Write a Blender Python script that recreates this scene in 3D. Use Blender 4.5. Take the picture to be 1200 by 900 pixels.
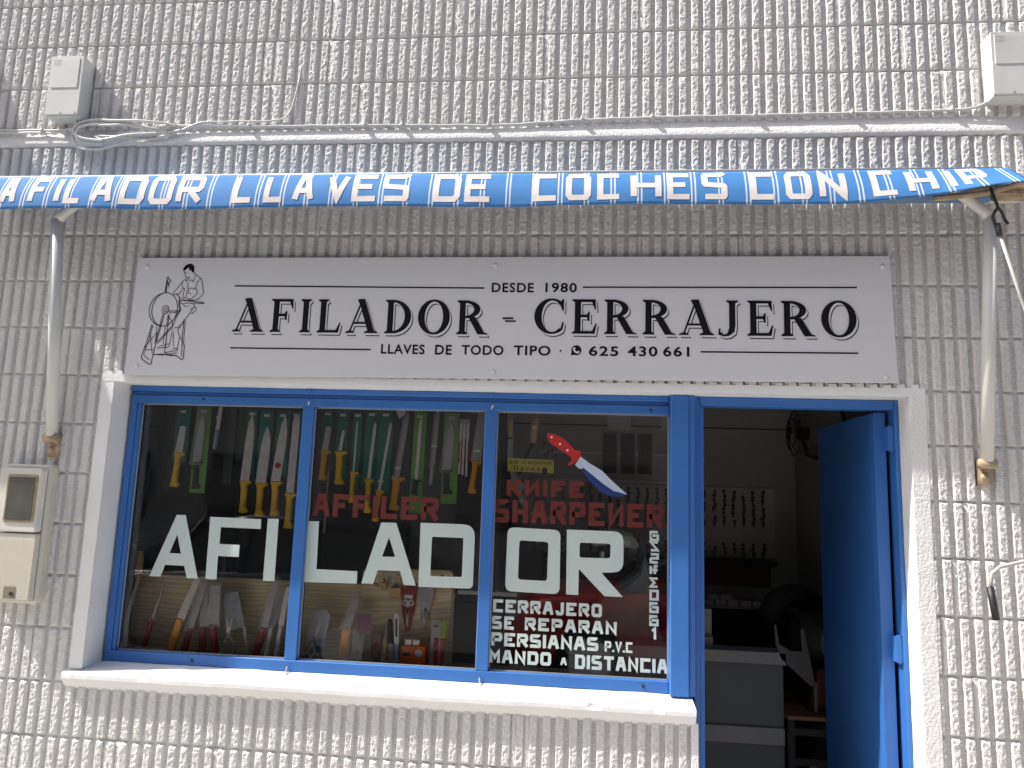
import bpy, math, random
from mathutils import Vector, Matrix, noise
from mathutils.geometry import tessellate_polygon
R = math.radians
random.seed(7)
S = bpy.context.scene
for o in list(bpy.data.objects): bpy.data.objects.remove(o)

# ------------------------------------------------------------------ camera
YAW, PITCH, ROLL = -.1005, .1492, .0338
cy, sy = math.cos(YAW), math.sin(YAW)
fw = Vector((sy*math.cos(PITCH), cy*math.cos(PITCH), math.sin(PITCH)))
rt = Vector((cy, -sy, 0)); up = rt.cross(fw)
r2 = rt*math.cos(ROLL)+up*math.sin(ROLL); u2 = -rt*math.sin(ROLL)+up*math.cos(ROLL)
cd = bpy.data.cameras.new('camera'); cam = bpy.data.objects.new('camera', cd)
S.collection.objects.link(cam); S.camera = cam
M = Matrix((r2, u2, -fw)).transposed().to_4x4(); M.translation = Vector((2.4597, -2.8578, 1.603))
cam.matrix_world = M
cd.lens = 36*879.5/1200; cd.sensor_width = 36; cd.clip_start = .05; cd.clip_end = 500
S.render.resolution_x, S.render.resolution_y = 1024, 768

# ------------------------------------------------------------------ light
sun_to = Vector((-3.6, -1.0, 4.5)).normalized()
w = bpy.data.worlds.new('World'); S.world = w; w.use_nodes = True
nt = w.node_tree; bg = nt.nodes['Background']
sky = nt.nodes.new('ShaderNodeTexSky'); sky.sky_type = 'NISHITA'; sky.sun_disc = False
sky.sun_elevation = math.asin(sun_to.z); sky.sun_rotation = math.atan2(sun_to.x, sun_to.y)
sky.dust_density = 3.0; sky.ozone_density = .4; sky.air_density = 1.0
nt.links.new(sky.outputs[0], bg.inputs[0]); bg.inputs[1].default_value = .125
ld = bpy.data.lights.new('sun', 'SUN'); ld.energy = 4.6; ld.angle = R(.5); ld.color = (1, .96, .90)
sun = bpy.data.objects.new('sun', ld); S.collection.objects.link(sun)
sun.rotation_euler = sun_to.to_track_quat('Z', 'Y').to_euler(); sun.location = (-20, -6, 25)
S.view_settings.view_transform = 'Standard'; S.view_settings.look = 'None'
S.view_settings.exposure = .70; S.view_settings.gamma = 1
try: S.cycles.transparent_max_bounces = 24; S.cycles.max_bounces = 10
except Exception: pass

# ------------------------------------------------------------------ materials
MAT = {}
def mat(name, col, rough=.6, metal=0, var=.08, vs=6, bump=0, bs=60, spec=.5, dirt=0, coat=0):
    if name in MAT: return MAT[name]
    m = bpy.data.materials.new(name); m.use_nodes = True; t = m.node_tree; N = t.nodes; L = t.links
    b = N['Principled BSDF']; b.inputs['Roughness'].default_value = rough; b.inputs['Metallic'].default_value = metal
    b.inputs['Specular IOR Level'].default_value = spec; b.inputs['Coat Weight'].default_value = coat
    tc = N.new('ShaderNodeTexCoord')
    n = N.new('ShaderNodeTexNoise'); n.inputs['Scale'].default_value = vs; n.inputs['Detail'].default_value = 6
    L.new(tc.outputs['Object'], n.inputs['Vector'])
    mr = N.new('ShaderNodeMapRange'); mr.inputs[1].default_value = .3; mr.inputs[2].default_value = .7
    mr.inputs[3].default_value = 1-var; mr.inputs[4].default_value = 1+var*.6
    L.new(n.outputs[0], mr.inputs[0])
    mx = N.new('ShaderNodeMix'); mx.data_type = 'RGBA'; mx.blend_type = 'MULTIPLY'; mx.inputs[0].default_value = 1
    mx.inputs[6].default_value = (*col, 1)
    L.new(mr.outputs[0], mx.inputs[7]); out = mx.outputs[2]
    if dirt:
        n2 = N.new('ShaderNodeTexNoise'); n2.inputs['Scale'].default_value = 2.3; n2.inputs['Detail'].default_value = 9; n2.inputs['Roughness'].default_value = .7
        L.new(tc.outputs['Object'], n2.inputs['Vector'])
        m2 = N.new('ShaderNodeMapRange'); m2.inputs[1].default_value = .5; m2.inputs[2].default_value = .78; m2.inputs[4].default_value = dirt
        L.new(n2.outputs[0], m2.inputs[0])
        x2 = N.new('ShaderNodeMix'); x2.data_type = 'RGBA'; x2.inputs[7].default_value = (col[0]*.5, col[1]*.46, col[2]*.4, 1)
        L.new(m2.outputs[0], x2.inputs[0]); L.new(out, x2.inputs[6]); out = x2.outputs[2]
    L.new(out, b.inputs['Base Color'])
    if bump:
        n3 = N.new('ShaderNodeTexNoise'); n3.inputs['Scale'].default_value = bs; n3.inputs['Detail'].default_value = 5
        L.new(tc.outputs['Object'], n3.inputs['Vector'])
        bp = N.new('ShaderNodeBump'); bp.inputs['Strength'].default_value = bump; bp.inputs['Distance'].default_value = .004
        L.new(n3.outputs[0], bp.inputs['Height']); L.new(bp.outputs[0], b.inputs['Normal'])
    MAT[name] = m; return m
def glassmat(name, ior=1.5, tint=(1, 1, 1), rough=0.0, haze=0.0):
    if name in MAT: return MAT[name]
    m = bpy.data.materials.new(name); m.use_nodes = True; t = m.node_tree; N = t.nodes; L = t.links
    N.remove(N['Principled BSDF']); o = N['Material Output']
    tr = N.new('ShaderNodeBsdfTransparent'); tr.inputs[0].default_value = (*tint, 1)
    gl = N.new('ShaderNodeBsdfGlossy'); gl.inputs['Roughness'].default_value = rough
    fr = N.new('ShaderNodeFresnel'); fr.inputs[0].default_value = ior
    mx = N.new('ShaderNodeMixShader'); L.new(fr.outputs[0], mx.inputs[0]); L.new(tr.outputs[0], mx.inputs[1]); L.new(gl.outputs[0], mx.inputs[2])
    last = mx
    if haze:
        df = N.new('ShaderNodeBsdfDiffuse'); df.inputs[0].default_value = (.8, .8, .8, 1)
        m3 = N.new('ShaderNodeMixShader'); m3.inputs[0].default_value = haze
        L.new(mx.outputs[0], m3.inputs[1]); L.new(df.outputs[0], m3.inputs[2]); last = m3
    L.new(last.outputs[0], o.inputs[0]); MAT[name] = m; return m
def woodmat(name, c1, c2, scale=6, rot=0):
    m = bpy.data.materials.new(name); m.use_nodes = True; t = m.node_tree; N = t.nodes; L = t.links
    b = N['Principled BSDF']; b.inputs['Roughness'].default_value = .55
    tc = N.new('ShaderNodeTexCoord'); mp = N.new('ShaderNodeMapping'); mp.inputs['Scale'].default_value = (.55, 1, 3.2); mp.inputs['Rotation'].default_value = (0, rot, 0)
    wv = N.new('ShaderNodeTexWave'); wv.wave_type = 'RINGS'; wv.inputs['Scale'].default_value = scale; wv.inputs['Distortion'].default_value = 14; wv.inputs['Detail'].default_value = 3; wv.inputs['Detail Scale'].default_value = .8
    L.new(tc.outputs['Object'], mp.inputs[0]); L.new(mp.outputs[0], wv.inputs[0])
    mx = N.new('ShaderNodeMix'); mx.data_type = 'RGBA'; mx.inputs[6].default_value = (*c1, 1); mx.inputs[7].default_value = (*c2, 1)
    L.new(wv.outputs[0], mx.inputs[0]); L.new(mx.outputs[2], b.inputs['Base Color']); MAT[name] = m; return m

paint = mat('white_masonry_paint', (.73, .72, .70), .85, var=.06, vs=4, bump=1.0, bs=260, dirt=.35, spec=.2)
mortar = mat('painted_mortar', (.60, .59, .565), .8, var=.08, vs=9, bump=.4, bs=90, dirt=.3)
plaster = mat('white_plaster', (.78, .78, .77), .6, var=.04, vs=5, bump=.35, bs=70, dirt=.12)
rplaster = mat('rough_white_plaster', (.78, .77, .75), .7, var=.05, vs=7, bump=1.0, bs=120, dirt=.12)
blue = mat('blue_paint', (.035, .15, .45), .42, var=.07, vs=5, bump=.06, bs=30, dirt=.1)
bluedoor = mat('blue_door_paint', (.030, .14, .42), .4, var=.1, vs=3, bump=.08, bs=14, dirt=.15)
canvas = None
signm = mat('sign_panel', (.635, .64, .655), .45, var=.02, vs=2, bump=.03, bs=5)
black = mat('black_print', (.008, .008, .009), .8, var=.02, spec=.15)
vinyl = mat('white_vinyl', (.50, .585, .555), .55, var=.03, vs=8)
redp = mat('red_paint', (.105, .012, .009), .5, var=.1, vs=20)
pvc = mat('white_plastic', (.60, .60, .57), .45, var=.05, vs=9, dirt=.25)
beige = mat('aged_beige_plastic', (.60, .57, .49), .55, var=.07, vs=8, bump=.1, dirt=.4)
steel = mat('steel_blade', (.78, .75, .70), .42, metal=.15, var=.12, vs=30)
dsteel = mat('dull_steel', (.45, .44, .42), .42, metal=.2, var=.15, vs=30)
yel = mat('yellow_handle', (1.0, .62, .02), .4, var=.06, vs=20)
orng = mat('orange_handle', (.90, .42, .04), .45, var=.06, vs=20)
dred = mat('dark_red_handle', (.32, .03, .03), .45, var=.1, vs=20)
bredm = mat('bright_red_plastic', (.45, .02, .02), .45, var=.05)
blk = mat('black_plastic', (.02, .02, .022), .5, var=.1)
dark = mat('dark_void', (.015, .015, .015), .8, var=.1)
teal = mat('teal_card', (.02, .20, .14), .5, var=.12, vs=15)
green = mat('green_card', (.16, .40, .07), .5, var=.15, vs=15)
paper = mat('white_label', (.82, .82, .80), .7, var=.03)
yelc = mat('yellow_card', (.62, .56, .10), .7, var=.05)
pink = mat('pink_card', (.40, .04, .20), .5, var=.06)
ltblue = mat('light_blue_plastic', (.32, .42, .62), .45, var=.05)
brass = mat('brass', (.50, .36, .14), .4, metal=.7, var=.1)
woodh = mat('pale_wood_handle', (.60, .45, .27), .6, var=.18, vs=30)
grayc = mat('grey_card', (.45, .46, .50), .5, var=.1, vs=12)
orangep = mat('orange_plastic', (.75, .16, .01), .4, var=.04)
rust = mat('rusty_metal', (.42, .33, .22), .7, metal=.3, var=.35, vs=40, bump=.4, bs=120)
polem = mat('white_enamel', (.62, .62, .59), .38, var=.04, vs=6, dirt=.2)
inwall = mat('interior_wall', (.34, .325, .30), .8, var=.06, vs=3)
tilem = mat('terrazzo_floor', (.22, .20, .18), .5, var=.2, vs=40)
counterm = mat('grey_counter_front', (.085, .095, .095), .6, var=.06)
countert = mat('counter_top', (.20, .20, .19), .55, var=.06)
glass = glassmat('window_glass', 1.52, (.985, .99, .99))
plastic = glassmat('clear_plastic_sleeve', 1.5, (.92, .92, .94), .12, .09)
oak = woodmat('oak_board', (.78, .68, .43), (.60, .50, .30), 5)
redwood = woodmat('brown_wood', (.16, .07, .035), (.10, .04, .02), 8)

# ------------------------------------------------------------------ mesh helpers
class G:
    def __init__(s): s.v = []; s.f = []
    def add(s, v, f):
        n = len(s.v); s.v += [tuple(p) for p in v]; s.f += [tuple(i+n for i in q) for q in f]; return s
    def box(s, x0, x1, y0, y1, z0, z1, c=0):
        if c <= 0:
            return s.add([(x0,y0,z0),(x1,y0,z0),(x1,y1,z0),(x0,y1,z0),(x0,y0,z1),(x1,y0,z1),(x1,y1,z1),(x0,y1,z1)],
                [(0,3,2,1),(4,5,6,7),(0,1,5,4),(1,2,6,5),(2,3,7,6),(3,0,4,7)])
        # chamfered along the front (low y) rim and all vertical/horizontal front edges
        return s.prism([(x0,z0),(x1,z0),(x1,z1),(x0,z1)], y0, y1, c)
    def prism(s, out, y0, y1, c=0, holes=()):
        """outline in XZ, front face at y0 (towards the street), back at y1; c = front chamfer"""
        if sum(out[i][0]*out[(i+1)%len(out)][1]-out[(i+1)%len(out)][0]*out[i][1] for i in range(len(out))) < 0: out = out[::-1]
        n = len(out); ins = out
        if c > 0:
            ins = []
            for i in range(n):
                a = Vector(out[i-1]); b = Vector(out[i]); d = Vector(out[(i+1) % n])
                e1 = (b-a); e2 = (d-b)
                if e1.length < 1e-7: e1 = e2
                if e2.length < 1e-7: e2 = e1
                n1 = Vector((-e1.y, e1.x)).normalized(); n2 = Vector((-e2.y, e2.x)).normalized()
                m = (n1+n2); m = m.normalized() if m.length > 1e-4 else n1
                k = min(1.6, 1/max(.3, m.dot(n1)))
                p = b+m*c*k; ins.append((p.x, p.y))
        hs = [list(h) for h in holes]
        tri = tessellate_polygon([[Vector((p[0], p[1], 0)) for p in ins]]+[[Vector((p[0], p[1], 0)) for p in h] for h in hs])
        flat = list(ins)+[p for h in hs for p in h]
        F = [(p[0], y0, p[1]) for p in flat]; fs = []
        for t in tri:
            a, b, d = (flat[i] for i in t)
            ar = (b[0]-a[0])*(d[1]-a[1])-(d[0]-a[0])*(b[1]-a[1])
            fs.append(tuple(t) if ar > 0 else (t[0], t[2], t[1]))
        s.add(F, fs)
        if y1 is None: return s
        if c > 0:
            s.add([(p[0], y0, p[1]) for p in ins]+[(p[0], y0+c, p[1]) for p in out], [(i, i+n, (i+1)%n+n, (i+1)%n) for i in range(n)])
        yy = y0+c if c > 0 else y0
        s.add([(p[0], yy, p[1]) for p in out]+[(p[0], y1, p[1]) for p in out], [(i, i+n, (i+1)%n+n, (i+1)%n) for i in range(n)])
        for h in hs:
            k = len(h); s.add([(p[0], y0, p[1]) for p in h]+[(p[0], y1, p[1]) for p in h], [(i, (i+1)%k, (i+1)%k+k, i+k) for i in range(k)])
        s.add([(p[0], y1, p[1]) for p in flat], [tuple(reversed(q)) for q in fs])
        return s
    def tube(s, pts, r, n=8, caps=True):
        pts = [Vector(p) for p in pts]; rings = []; a = None
        for i, p in enumerate(pts):
            d = (pts[min(i+1, len(pts)-1)]-pts[max(i-1, 0)]).normalized()
            if a is None: a = d.orthogonal().normalized()
            else: a = (a-d*a.dot(d)).normalized()
            b = d.cross(a); rr = r[i] if isinstance(r, (list, tuple)) else r
            rings.append([p+(a*math.cos(2*math.pi*k/n)+b*math.sin(2*math.pi*k/n))*rr for k in range(n)])
        v = [q for g in rings for q in g]; f = []
        for i in range(len(rings)-1):
            for k in range(n): f.append((i*n+k, i*n+(k+1)%n, (i+1)*n+(k+1)%n, (i+1)*n+k))
        if caps: f += [tuple(range(n))[::-1], tuple((len(rings)-1)*n+k for k in range(n))]
        return s.add(v, f)
    def ribbon(s, pts, hw, y0, t=.0006, taper=None):
        """mitred thick polyline in XZ"""
        P = [Vector(p) for p in pts]; n = len(P); closed = (P[0]-P[-1]).length < 1e-6
        if closed: P = P[:-1]; n -= 1
        Lf, Rt = [], []
        for i in range(n):
            a = P[i-1] if (i > 0 or closed) else None; b = P[(i+1) % n] if (i < n-1 or closed) else None
            d1 = (P[i]-a).normalized() if a is not None else None; d2 = (b-P[i]).normalized() if b is not None else None
            if d1 is None: d1 = d2
            if d2 is None: d2 = d1
            n1 = Vector((-d1.y, d1.x)); n2 = Vector((-d2.y, d2.x)); m = n1+n2
            m = m.normalized() if m.length > .05 else n1
            k = min(2.0, 1/max(.2, m.dot(n1))); h = hw*(taper[i] if taper else 1)
            q = P[i].copy()
            Lf.append(q+m*h*k); Rt.append(q-m*h*k)
        v = [(p.x, y0, p.y) for p in Lf]+[(p.x, y0, p.y) for p in Rt]
        m_ = n if closed else n-1
        f = [(i, i+n, (i+1) % n+n, (i+1) % n) for i in range(m_)]
        return s.add(v, f)
    def mesh(s, name):
        m = bpy.data.meshes.new(name); m.from_pydata(s.v, [], s.f); m.update(); return m
def obj(name, g, m, parent=None, loc=None, smooth=False, kind=None, label=None):
    me = g.mesh(name) if isinstance(g, G) else g
    o = bpy.data.objects.new(name, me)
    if m is not None and not me.materials: me.materials.append(m)
    if smooth:
        for p in me.polygons: p.use_smooth = True
    S.collection.objects.link(o)
    if parent is not None:
        o.parent = parent; o.matrix_parent_inverse = parent.matrix_world.inverted() if loc is None else Matrix()
    if loc is not None: o.location = loc
    if kind: o['kind'] = kind
    if label: o['label'] = label
    return o
def thing(name, label, cat, loc=(0, 0, 0), group=None):
    o = bpy.data.objects.new(name, None); S.collection.objects.link(o); o.empty_display_size = .05
    o.location = loc; o.matrix_world = Matrix.Translation(loc)
    o['label'] = label; o['category'] = cat
    if group: o['group'] = group
    return o
def tag(o, label, cat, group=None):
    o['label'] = label; o['category'] = cat
    if group: o['group'] = group
    return o
def roundpoly(pts, r, n=5):
    out = []; N_ = len(pts)
    for i in range(N_):
        a, b, c = Vector(pts[i-1]), Vector(pts[i]), Vector(pts[(i+1) % N_])
        rr = r[i] if isinstance(r, (list, tuple)) else r
        if rr <= 0: out.append(tuple(b)); continue
        rr = min(rr, (a-b).length*.48, (c-b).length*.48)
        p = b+(a-b).normalized()*rr; q = b+(c-b).normalized()*rr
        for k in range(n+1):
            t = k/n; z = p*(1-t)**2+b*2*t*(1-t)+q*t*t; out.append((z.x, z.y))
    return out
def rect(x0, x1, z0, z1, r=0): 
    p = [(x0, z0), (x1, z0), (x1, z1), (x0, z1)]
    return roundpoly(p, r) if r else p
def ell(cx, cz, rx, rz, a0=0, a1=360, n=28):
    return [(cx+rx*math.cos(R(a0+(a1-a0)*k/n)), cz+rz*math.sin(R(a0+(a1-a0)*k/n))) for k in range(n+(0 if abs(a1-a0) == 360 else 1))]
def smoothcurve(p, n=6):
    P = [Vector(q) for q in p]; out = []
    for i in range(len(P)-1):
        a = P[max(i-1, 0)]; b = P[i]; c = P[i+1]; d = P[min(i+2, len(P)-1)]
        for k in range(n):
            t = k/n; out.append(.5*((2*b)+(c-a)*t+(2*a-5*b+4*c-d)*t*t+(3*b-a-3*c+d)*t**3))
    out.append(P[-1]); return out

# ---- lettering ------------------------------------------------------------
GL = {
 'A': [[(0,0),(.34,1),(.66,1),(1,0)], [(.18,.36),(.82,.36)]],
 'B': [[(0,0),(0,1),(.85,1),(1,.85),(1,.6),(.85,.5),(1,.4),(1,.15),(.85,0),(0,0)], [(0,.5),(.85,.5)]],
 'C': [[(1,1),(0,1),(0,0),(1,0)]],
 'D': [[(0,0),(0,1),(.85,1),(1,.85),(1,.15),(.85,0),(0,0)]],
 'E': [[(1,1),(0,1),(0,0),(1,0)], [(0,.52),(.8,.52)]],
 'F': [[(1,1),(0,1),(0,0)], [(0,.52),(.8,.52)]],
 'H': [[(0,0),(0,1)], [(1,0),(1,1)], [(0,.5),(1,.5)]],
 'I': [[(.5,0),(.5,1)]],
 'J': [[(1,1),(1,.15),(.85,0),(.15,0),(0,.15),(0,.3)]],
 'K': [[(0,0),(0,1)], [(1,1),(.06,.45)], [(.3,.55),(1,0)]],
 'L': [[(0,1),(0,0),(1,0)]],
 'M': [[(0,0),(0,1),(.5,.4),(1,1),(1,0)]],
 'N': [[(0,0),(0,1),(1,0),(1,1)]],
 'И': [[(0,1),(0,0),(1,1),(1,0)]],
 'O': [[(.12,0),(0,.12),(0,.88),(.12,1),(.88,1),(1,.88),(1,.12),(.88,0),(.12,0)]],
 'P': [[(0,0),(0,1),(.9,1),(1,.9),(1,.55),(.9,.45),(0,.45)]],
 'R': [[(0,0),(0,1),(.9,1),(1,.9),(1,.58),(.9,.48),(0,.48)], [(.45,.48),(1,0)]],
 'S': [[(1,.95),(.95,1),(.05,1),(0,.95),(0,.58),(.05,.53),(.95,.47),(1,.42),(1,.05),(.95,0),(0,0)]],
 'T': [[(0,1),(1,1)], [(.5,1),(.5,0)]],
 'V': [[(0,1),(.5,0),(1,1)]],
}
NARROW = {'I': .25, '.': .2, ' ': .55, 'J': .8}
def stroke_text(g, txt, x0, x1, z0, z1, sw, y, gap=.32, warp=None, dz=0, sub=None):
    """hand-cut block letters filling the box; dz = rise of the line over its length"""
    ws = [NARROW.get(c, 1) for c in txt]; tot = sum(ws)+gap*(len(txt)-1); u = (x1-x0)/tot; x = x0; k = 0
    for c, wd in zip(txt, ws):
        if c == '.': g.ribbon([(x+.1*u, z0+dz*(x-x0)/(x1-x0)), (x+.1*u, z0+dz*(x-x0)/(x1-x0)+sw*.9)], sw/2, y)
        for pl in GL.get(c, []):
            k += 1; h = sw/2; bx = u*wd
            pts = []
            for (a, b) in pl:
                X = x+h*.9+(bx-1.8*h)*a if c != 'I' else x+bx/2
                Z = z0+h+(z1-z0-2*h)*b+dz*(X-x0)/(x1-x0)
                pts.append([X, Z])
            for e, nb in ((0, 1), (-1, -2)):     # square-ish ends
                if pl[0] != pl[-1]:
                    dx, dz_ = pts[e][0]-pts[nb][0], pts[e][1]-pts[nb][1]; Ln = math.hypot(dx, dz_) or 1
                    if (pl[e][1] in (0, 1)): pts[e][0] += dx/Ln*h*.9; pts[e][1] += dz_/Ln*h*.9
            g.ribbon([tuple(p) for p in pts], h, y-.0001*(k % 5))
        x += u*(wd+gap)
def font_text(txt, x0, x1, z0, z1, y, bold=.02, spacing=1.1):
    c = bpy.data.curves.new('lettering', 'FONT'); c.body = txt; c.size = 1; c.offset = bold; c.space_character = spacing; c.resolution_u = 4
    o = bpy.data.objects.new('t', c); S.collection.objects.link(o); bpy.context.view_layer.update()
    me = bpy.data.meshes.new_from_object(o); bpy.data.objects.remove(o); bpy.data.curves.remove(c)
    xs = [v.co.x for v in me.vertices]; ys = [v.co.y for v in me.vertices]
    a, b, p, q = min(xs), max(xs), min(ys), max(ys)
    V = [(x0+(v.co.x-a)/(b-a)*(x1-x0), y, z0+(v.co.y-p)/(q-p)*(z1-z0)) for v in me.vertices]
    F = [tuple(f.vertices) for f in me.polygons]; bpy.data.meshes.remove(me)
    return V, F
def stem(a, b, z0=0, z1=1):
    return [(a-.08, z0), (a-.08, z0+.03), (a, z0+.09), (a, z1-.09), (a-.08, z1-.03), (a-.08, z1), (b+.07, z1), (b+.07, z1-.03), (b, z1-.09), (b, z0+.09), (b+.07, z0+.03), (b+.07, z0)]
TOPARM = [(.24,1),(.66,1),(.68,.70),(.65,.70),(.56,.92),(.24,.92)]; MIDARM = [(.24,.555),(.42,.555),(.47,.64),(.50,.64),(.50,.36),(.47,.36),(.42,.475),(.24,.475)]; BOTARM = [(.24,0),(.65,0),(.70,.30),(.67,.30),(.57,.08),(.24,.08)]
SER = {
 'A': (.90, [([(.34,1.02),(.48,1.02),(.80,.08),(.90,.03),(.90,0),(.50,0),(.50,.03),(.60,.08),(.36,.80),(.26,1.0)], []), ([(.37,.82),(.11,.08),(.20,.03),(.20,0),(-.06,0),(-.06,.03),(.06,.08),(.335,.86)], []), ([(.18,.27),(.56,.27),(.545,.33),(.20,.33)], [])]),
 'F': (.70, [(stem(.08,.25), []), (TOPARM, []), (MIDARM, [])]),
 'I': (.33, [(stem(.08,.25), [])]),
 'L': (.72, [(stem(.08,.25), []), (BOTARM, [])]),
 'E': (.72, [(stem(.08,.25), []), (TOPARM, []), (MIDARM, []), (BOTARM, [])]),
 'D': (.78, [(stem(.08,.25), []), (ell(.24,.5,.54,.5,90,-90,18)+ell(.24,.5,.35,.43,-90,90,18), [])]),
 'O': (.94, [(ell(.47,.5,.47,.52), [ell(.47,.5,.27,.46)])]),
 'R': (.88, [(stem(.08,.25), []), (ell(.24,.735,.44,.265,90,-90,14)+ell(.24,.735,.26,.19,-90,90,14), []), ([(.34,.50),(.54,.52),(.80,.06),(.90,.03),(.90,0),(.62,0)], [])]),
 'C': (.88, [(ell(.49,.5,.49,.52,48,312,26)+ell(.51,.5,.30,.46,312,48,26), []), ([(.80,.66),(.84,.66),(.84,1.0),(.80,1.0),(.72,.86)], []), ([(.80,.34),(.84,.34),(.82,.14),(.74,.10)], [])]),
 'J': (.52, [([(.14,1),(.14,.97),(.22,.91),(.22,.22),(.17,.06),(.06,.02),(-.02,.10),(-.02,.20),(-.06,.20),(-.08,.02),(.06,-.03),(.22,-.01),(.36,.10),(.39,.28),(.39,.91),(.47,.97),(.47,1)], [])]),
}
def serif_text(g, txt, x0, x1, z0, h, y, dx=0, dzz=0):
    tot = sum(SER[c][0] for c in txt)*h; gap = ((x1-x0)-tot)/(len(txt)-1); x = x0
    for c in txt:
        wd, polys = SER[c]
        for i, (o, hs) in enumerate(polys):
            f = lambda P: [(x+p[0]*h+dx, z0+p[1]*h+dzz) for p in P]
            g.prism(f(o), y-.00008*i, None, 0, [f(q) for q in hs])
        x += wd*h+gap

def serif_one(g, c, x, z0, h, y):
    for i, (o, hs) in enumerate(SER[c][1]):
        f = lambda P: [(x+p[0]*h, z0+p[1]*h) for p in P]
        g.prism(f(o), y-.00008*i, None, 0, [f(q) for q in hs])
def letter_row(txt, x0, x1, z0, z1, sw, y, gap, m, parent, name='letter'):
    """the same as stroke_text but each character is a part of its own"""
    ws = [NARROW.get(c, 1) for c in txt]; u = (x1-x0)/(sum(ws)+gap*(len(txt)-1)); x = x0
    for c, wd in zip(txt, ws):
        if c != ' ': g = G(); stroke_text(g, c, x, x+u*wd, z0, z1, sw, y); obj(name, g, m, parent)
        x += u*(wd+gap)
# ================================================================== GROUND AND STREET
asph = mat('asphalt', (.055, .055, .058), .85, var=.25, vs=30, bump=.4, bs=80)
pav = mat('pavement_tiles', (.47, .46, .44), .75, var=.12, vs=3, bump=.2, bs=50)
g = G(); g.add([(-150,-150,-.16),(150,-150,-.16),(150,150,-.16),(-150,150,-.16)], [(0,1,2,3)]); obj('ground', g, mat('earth', (.16,.14,.11), .9), kind='structure')
g = G(); g.add([(-60,-9.4,-.13),(60,-9.4,-.13),(60,-3.7,-.13),(-60,-3.7,-.13)], [(0,1,2,3)]); obj('road', g, asph, kind='structure')
g = G(); g.box(-60, 60, -3.55, .0, -.13, 0); obj('pavement', g, pav, kind='structure')
g = G(); g.box(-60, 60, -3.7, -3.552, -.13, -.004); obj('kerb', g, mat('kerb_stone', (.3,.3,.29), .8), kind='structure')
g = G(); g.box(-60, 60, -12, -9.4, -.13, 0); obj('pavement', g, pav, kind='structure')
# building across the street (seen mirrored in the panes)
b = thing('apartment_building', 'plain rendered apartment building on the far side of the street', 'building', (2, -12, 0))
g = G(); g.box(-14, 18, -20, -12.0, 0, 9.5); obj('wall', g, mat('ochre_render', (.34,.32,.29), .85, var=.15), b)
wm = mat('dark_window', (.03,.035,.04), .2); shut = mat('shutter', (.12,.13,.12), .6)
wg = G(); wg.box(-.6,.6,-.02,.04,-.7,.7); wme = wg.mesh('window'); wme.materials.append(wm)
sg = G(); [sg.box(-.68,.68,.042,.075,-.72+.12*k,-.62+.12*k) for k in range(6)]; sme = sg.mesh('shutter'); sme.materials.append(shut)
for i in range(12):
    for k in range(3):
        p = (-12.5+i*2.6, -11.98, 1.6+3*k)
        wo = obj('window', wme, None, b); wo.parent = b; wo.matrix_parent_inverse = Matrix(); wo.location = Vector(p)-Vector((2,-12,0))
        so = obj('shutter', sme, None, wo); so.parent = wo; so.matrix_parent_inverse = Matrix(); so.location = (0,0,.35)

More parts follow.
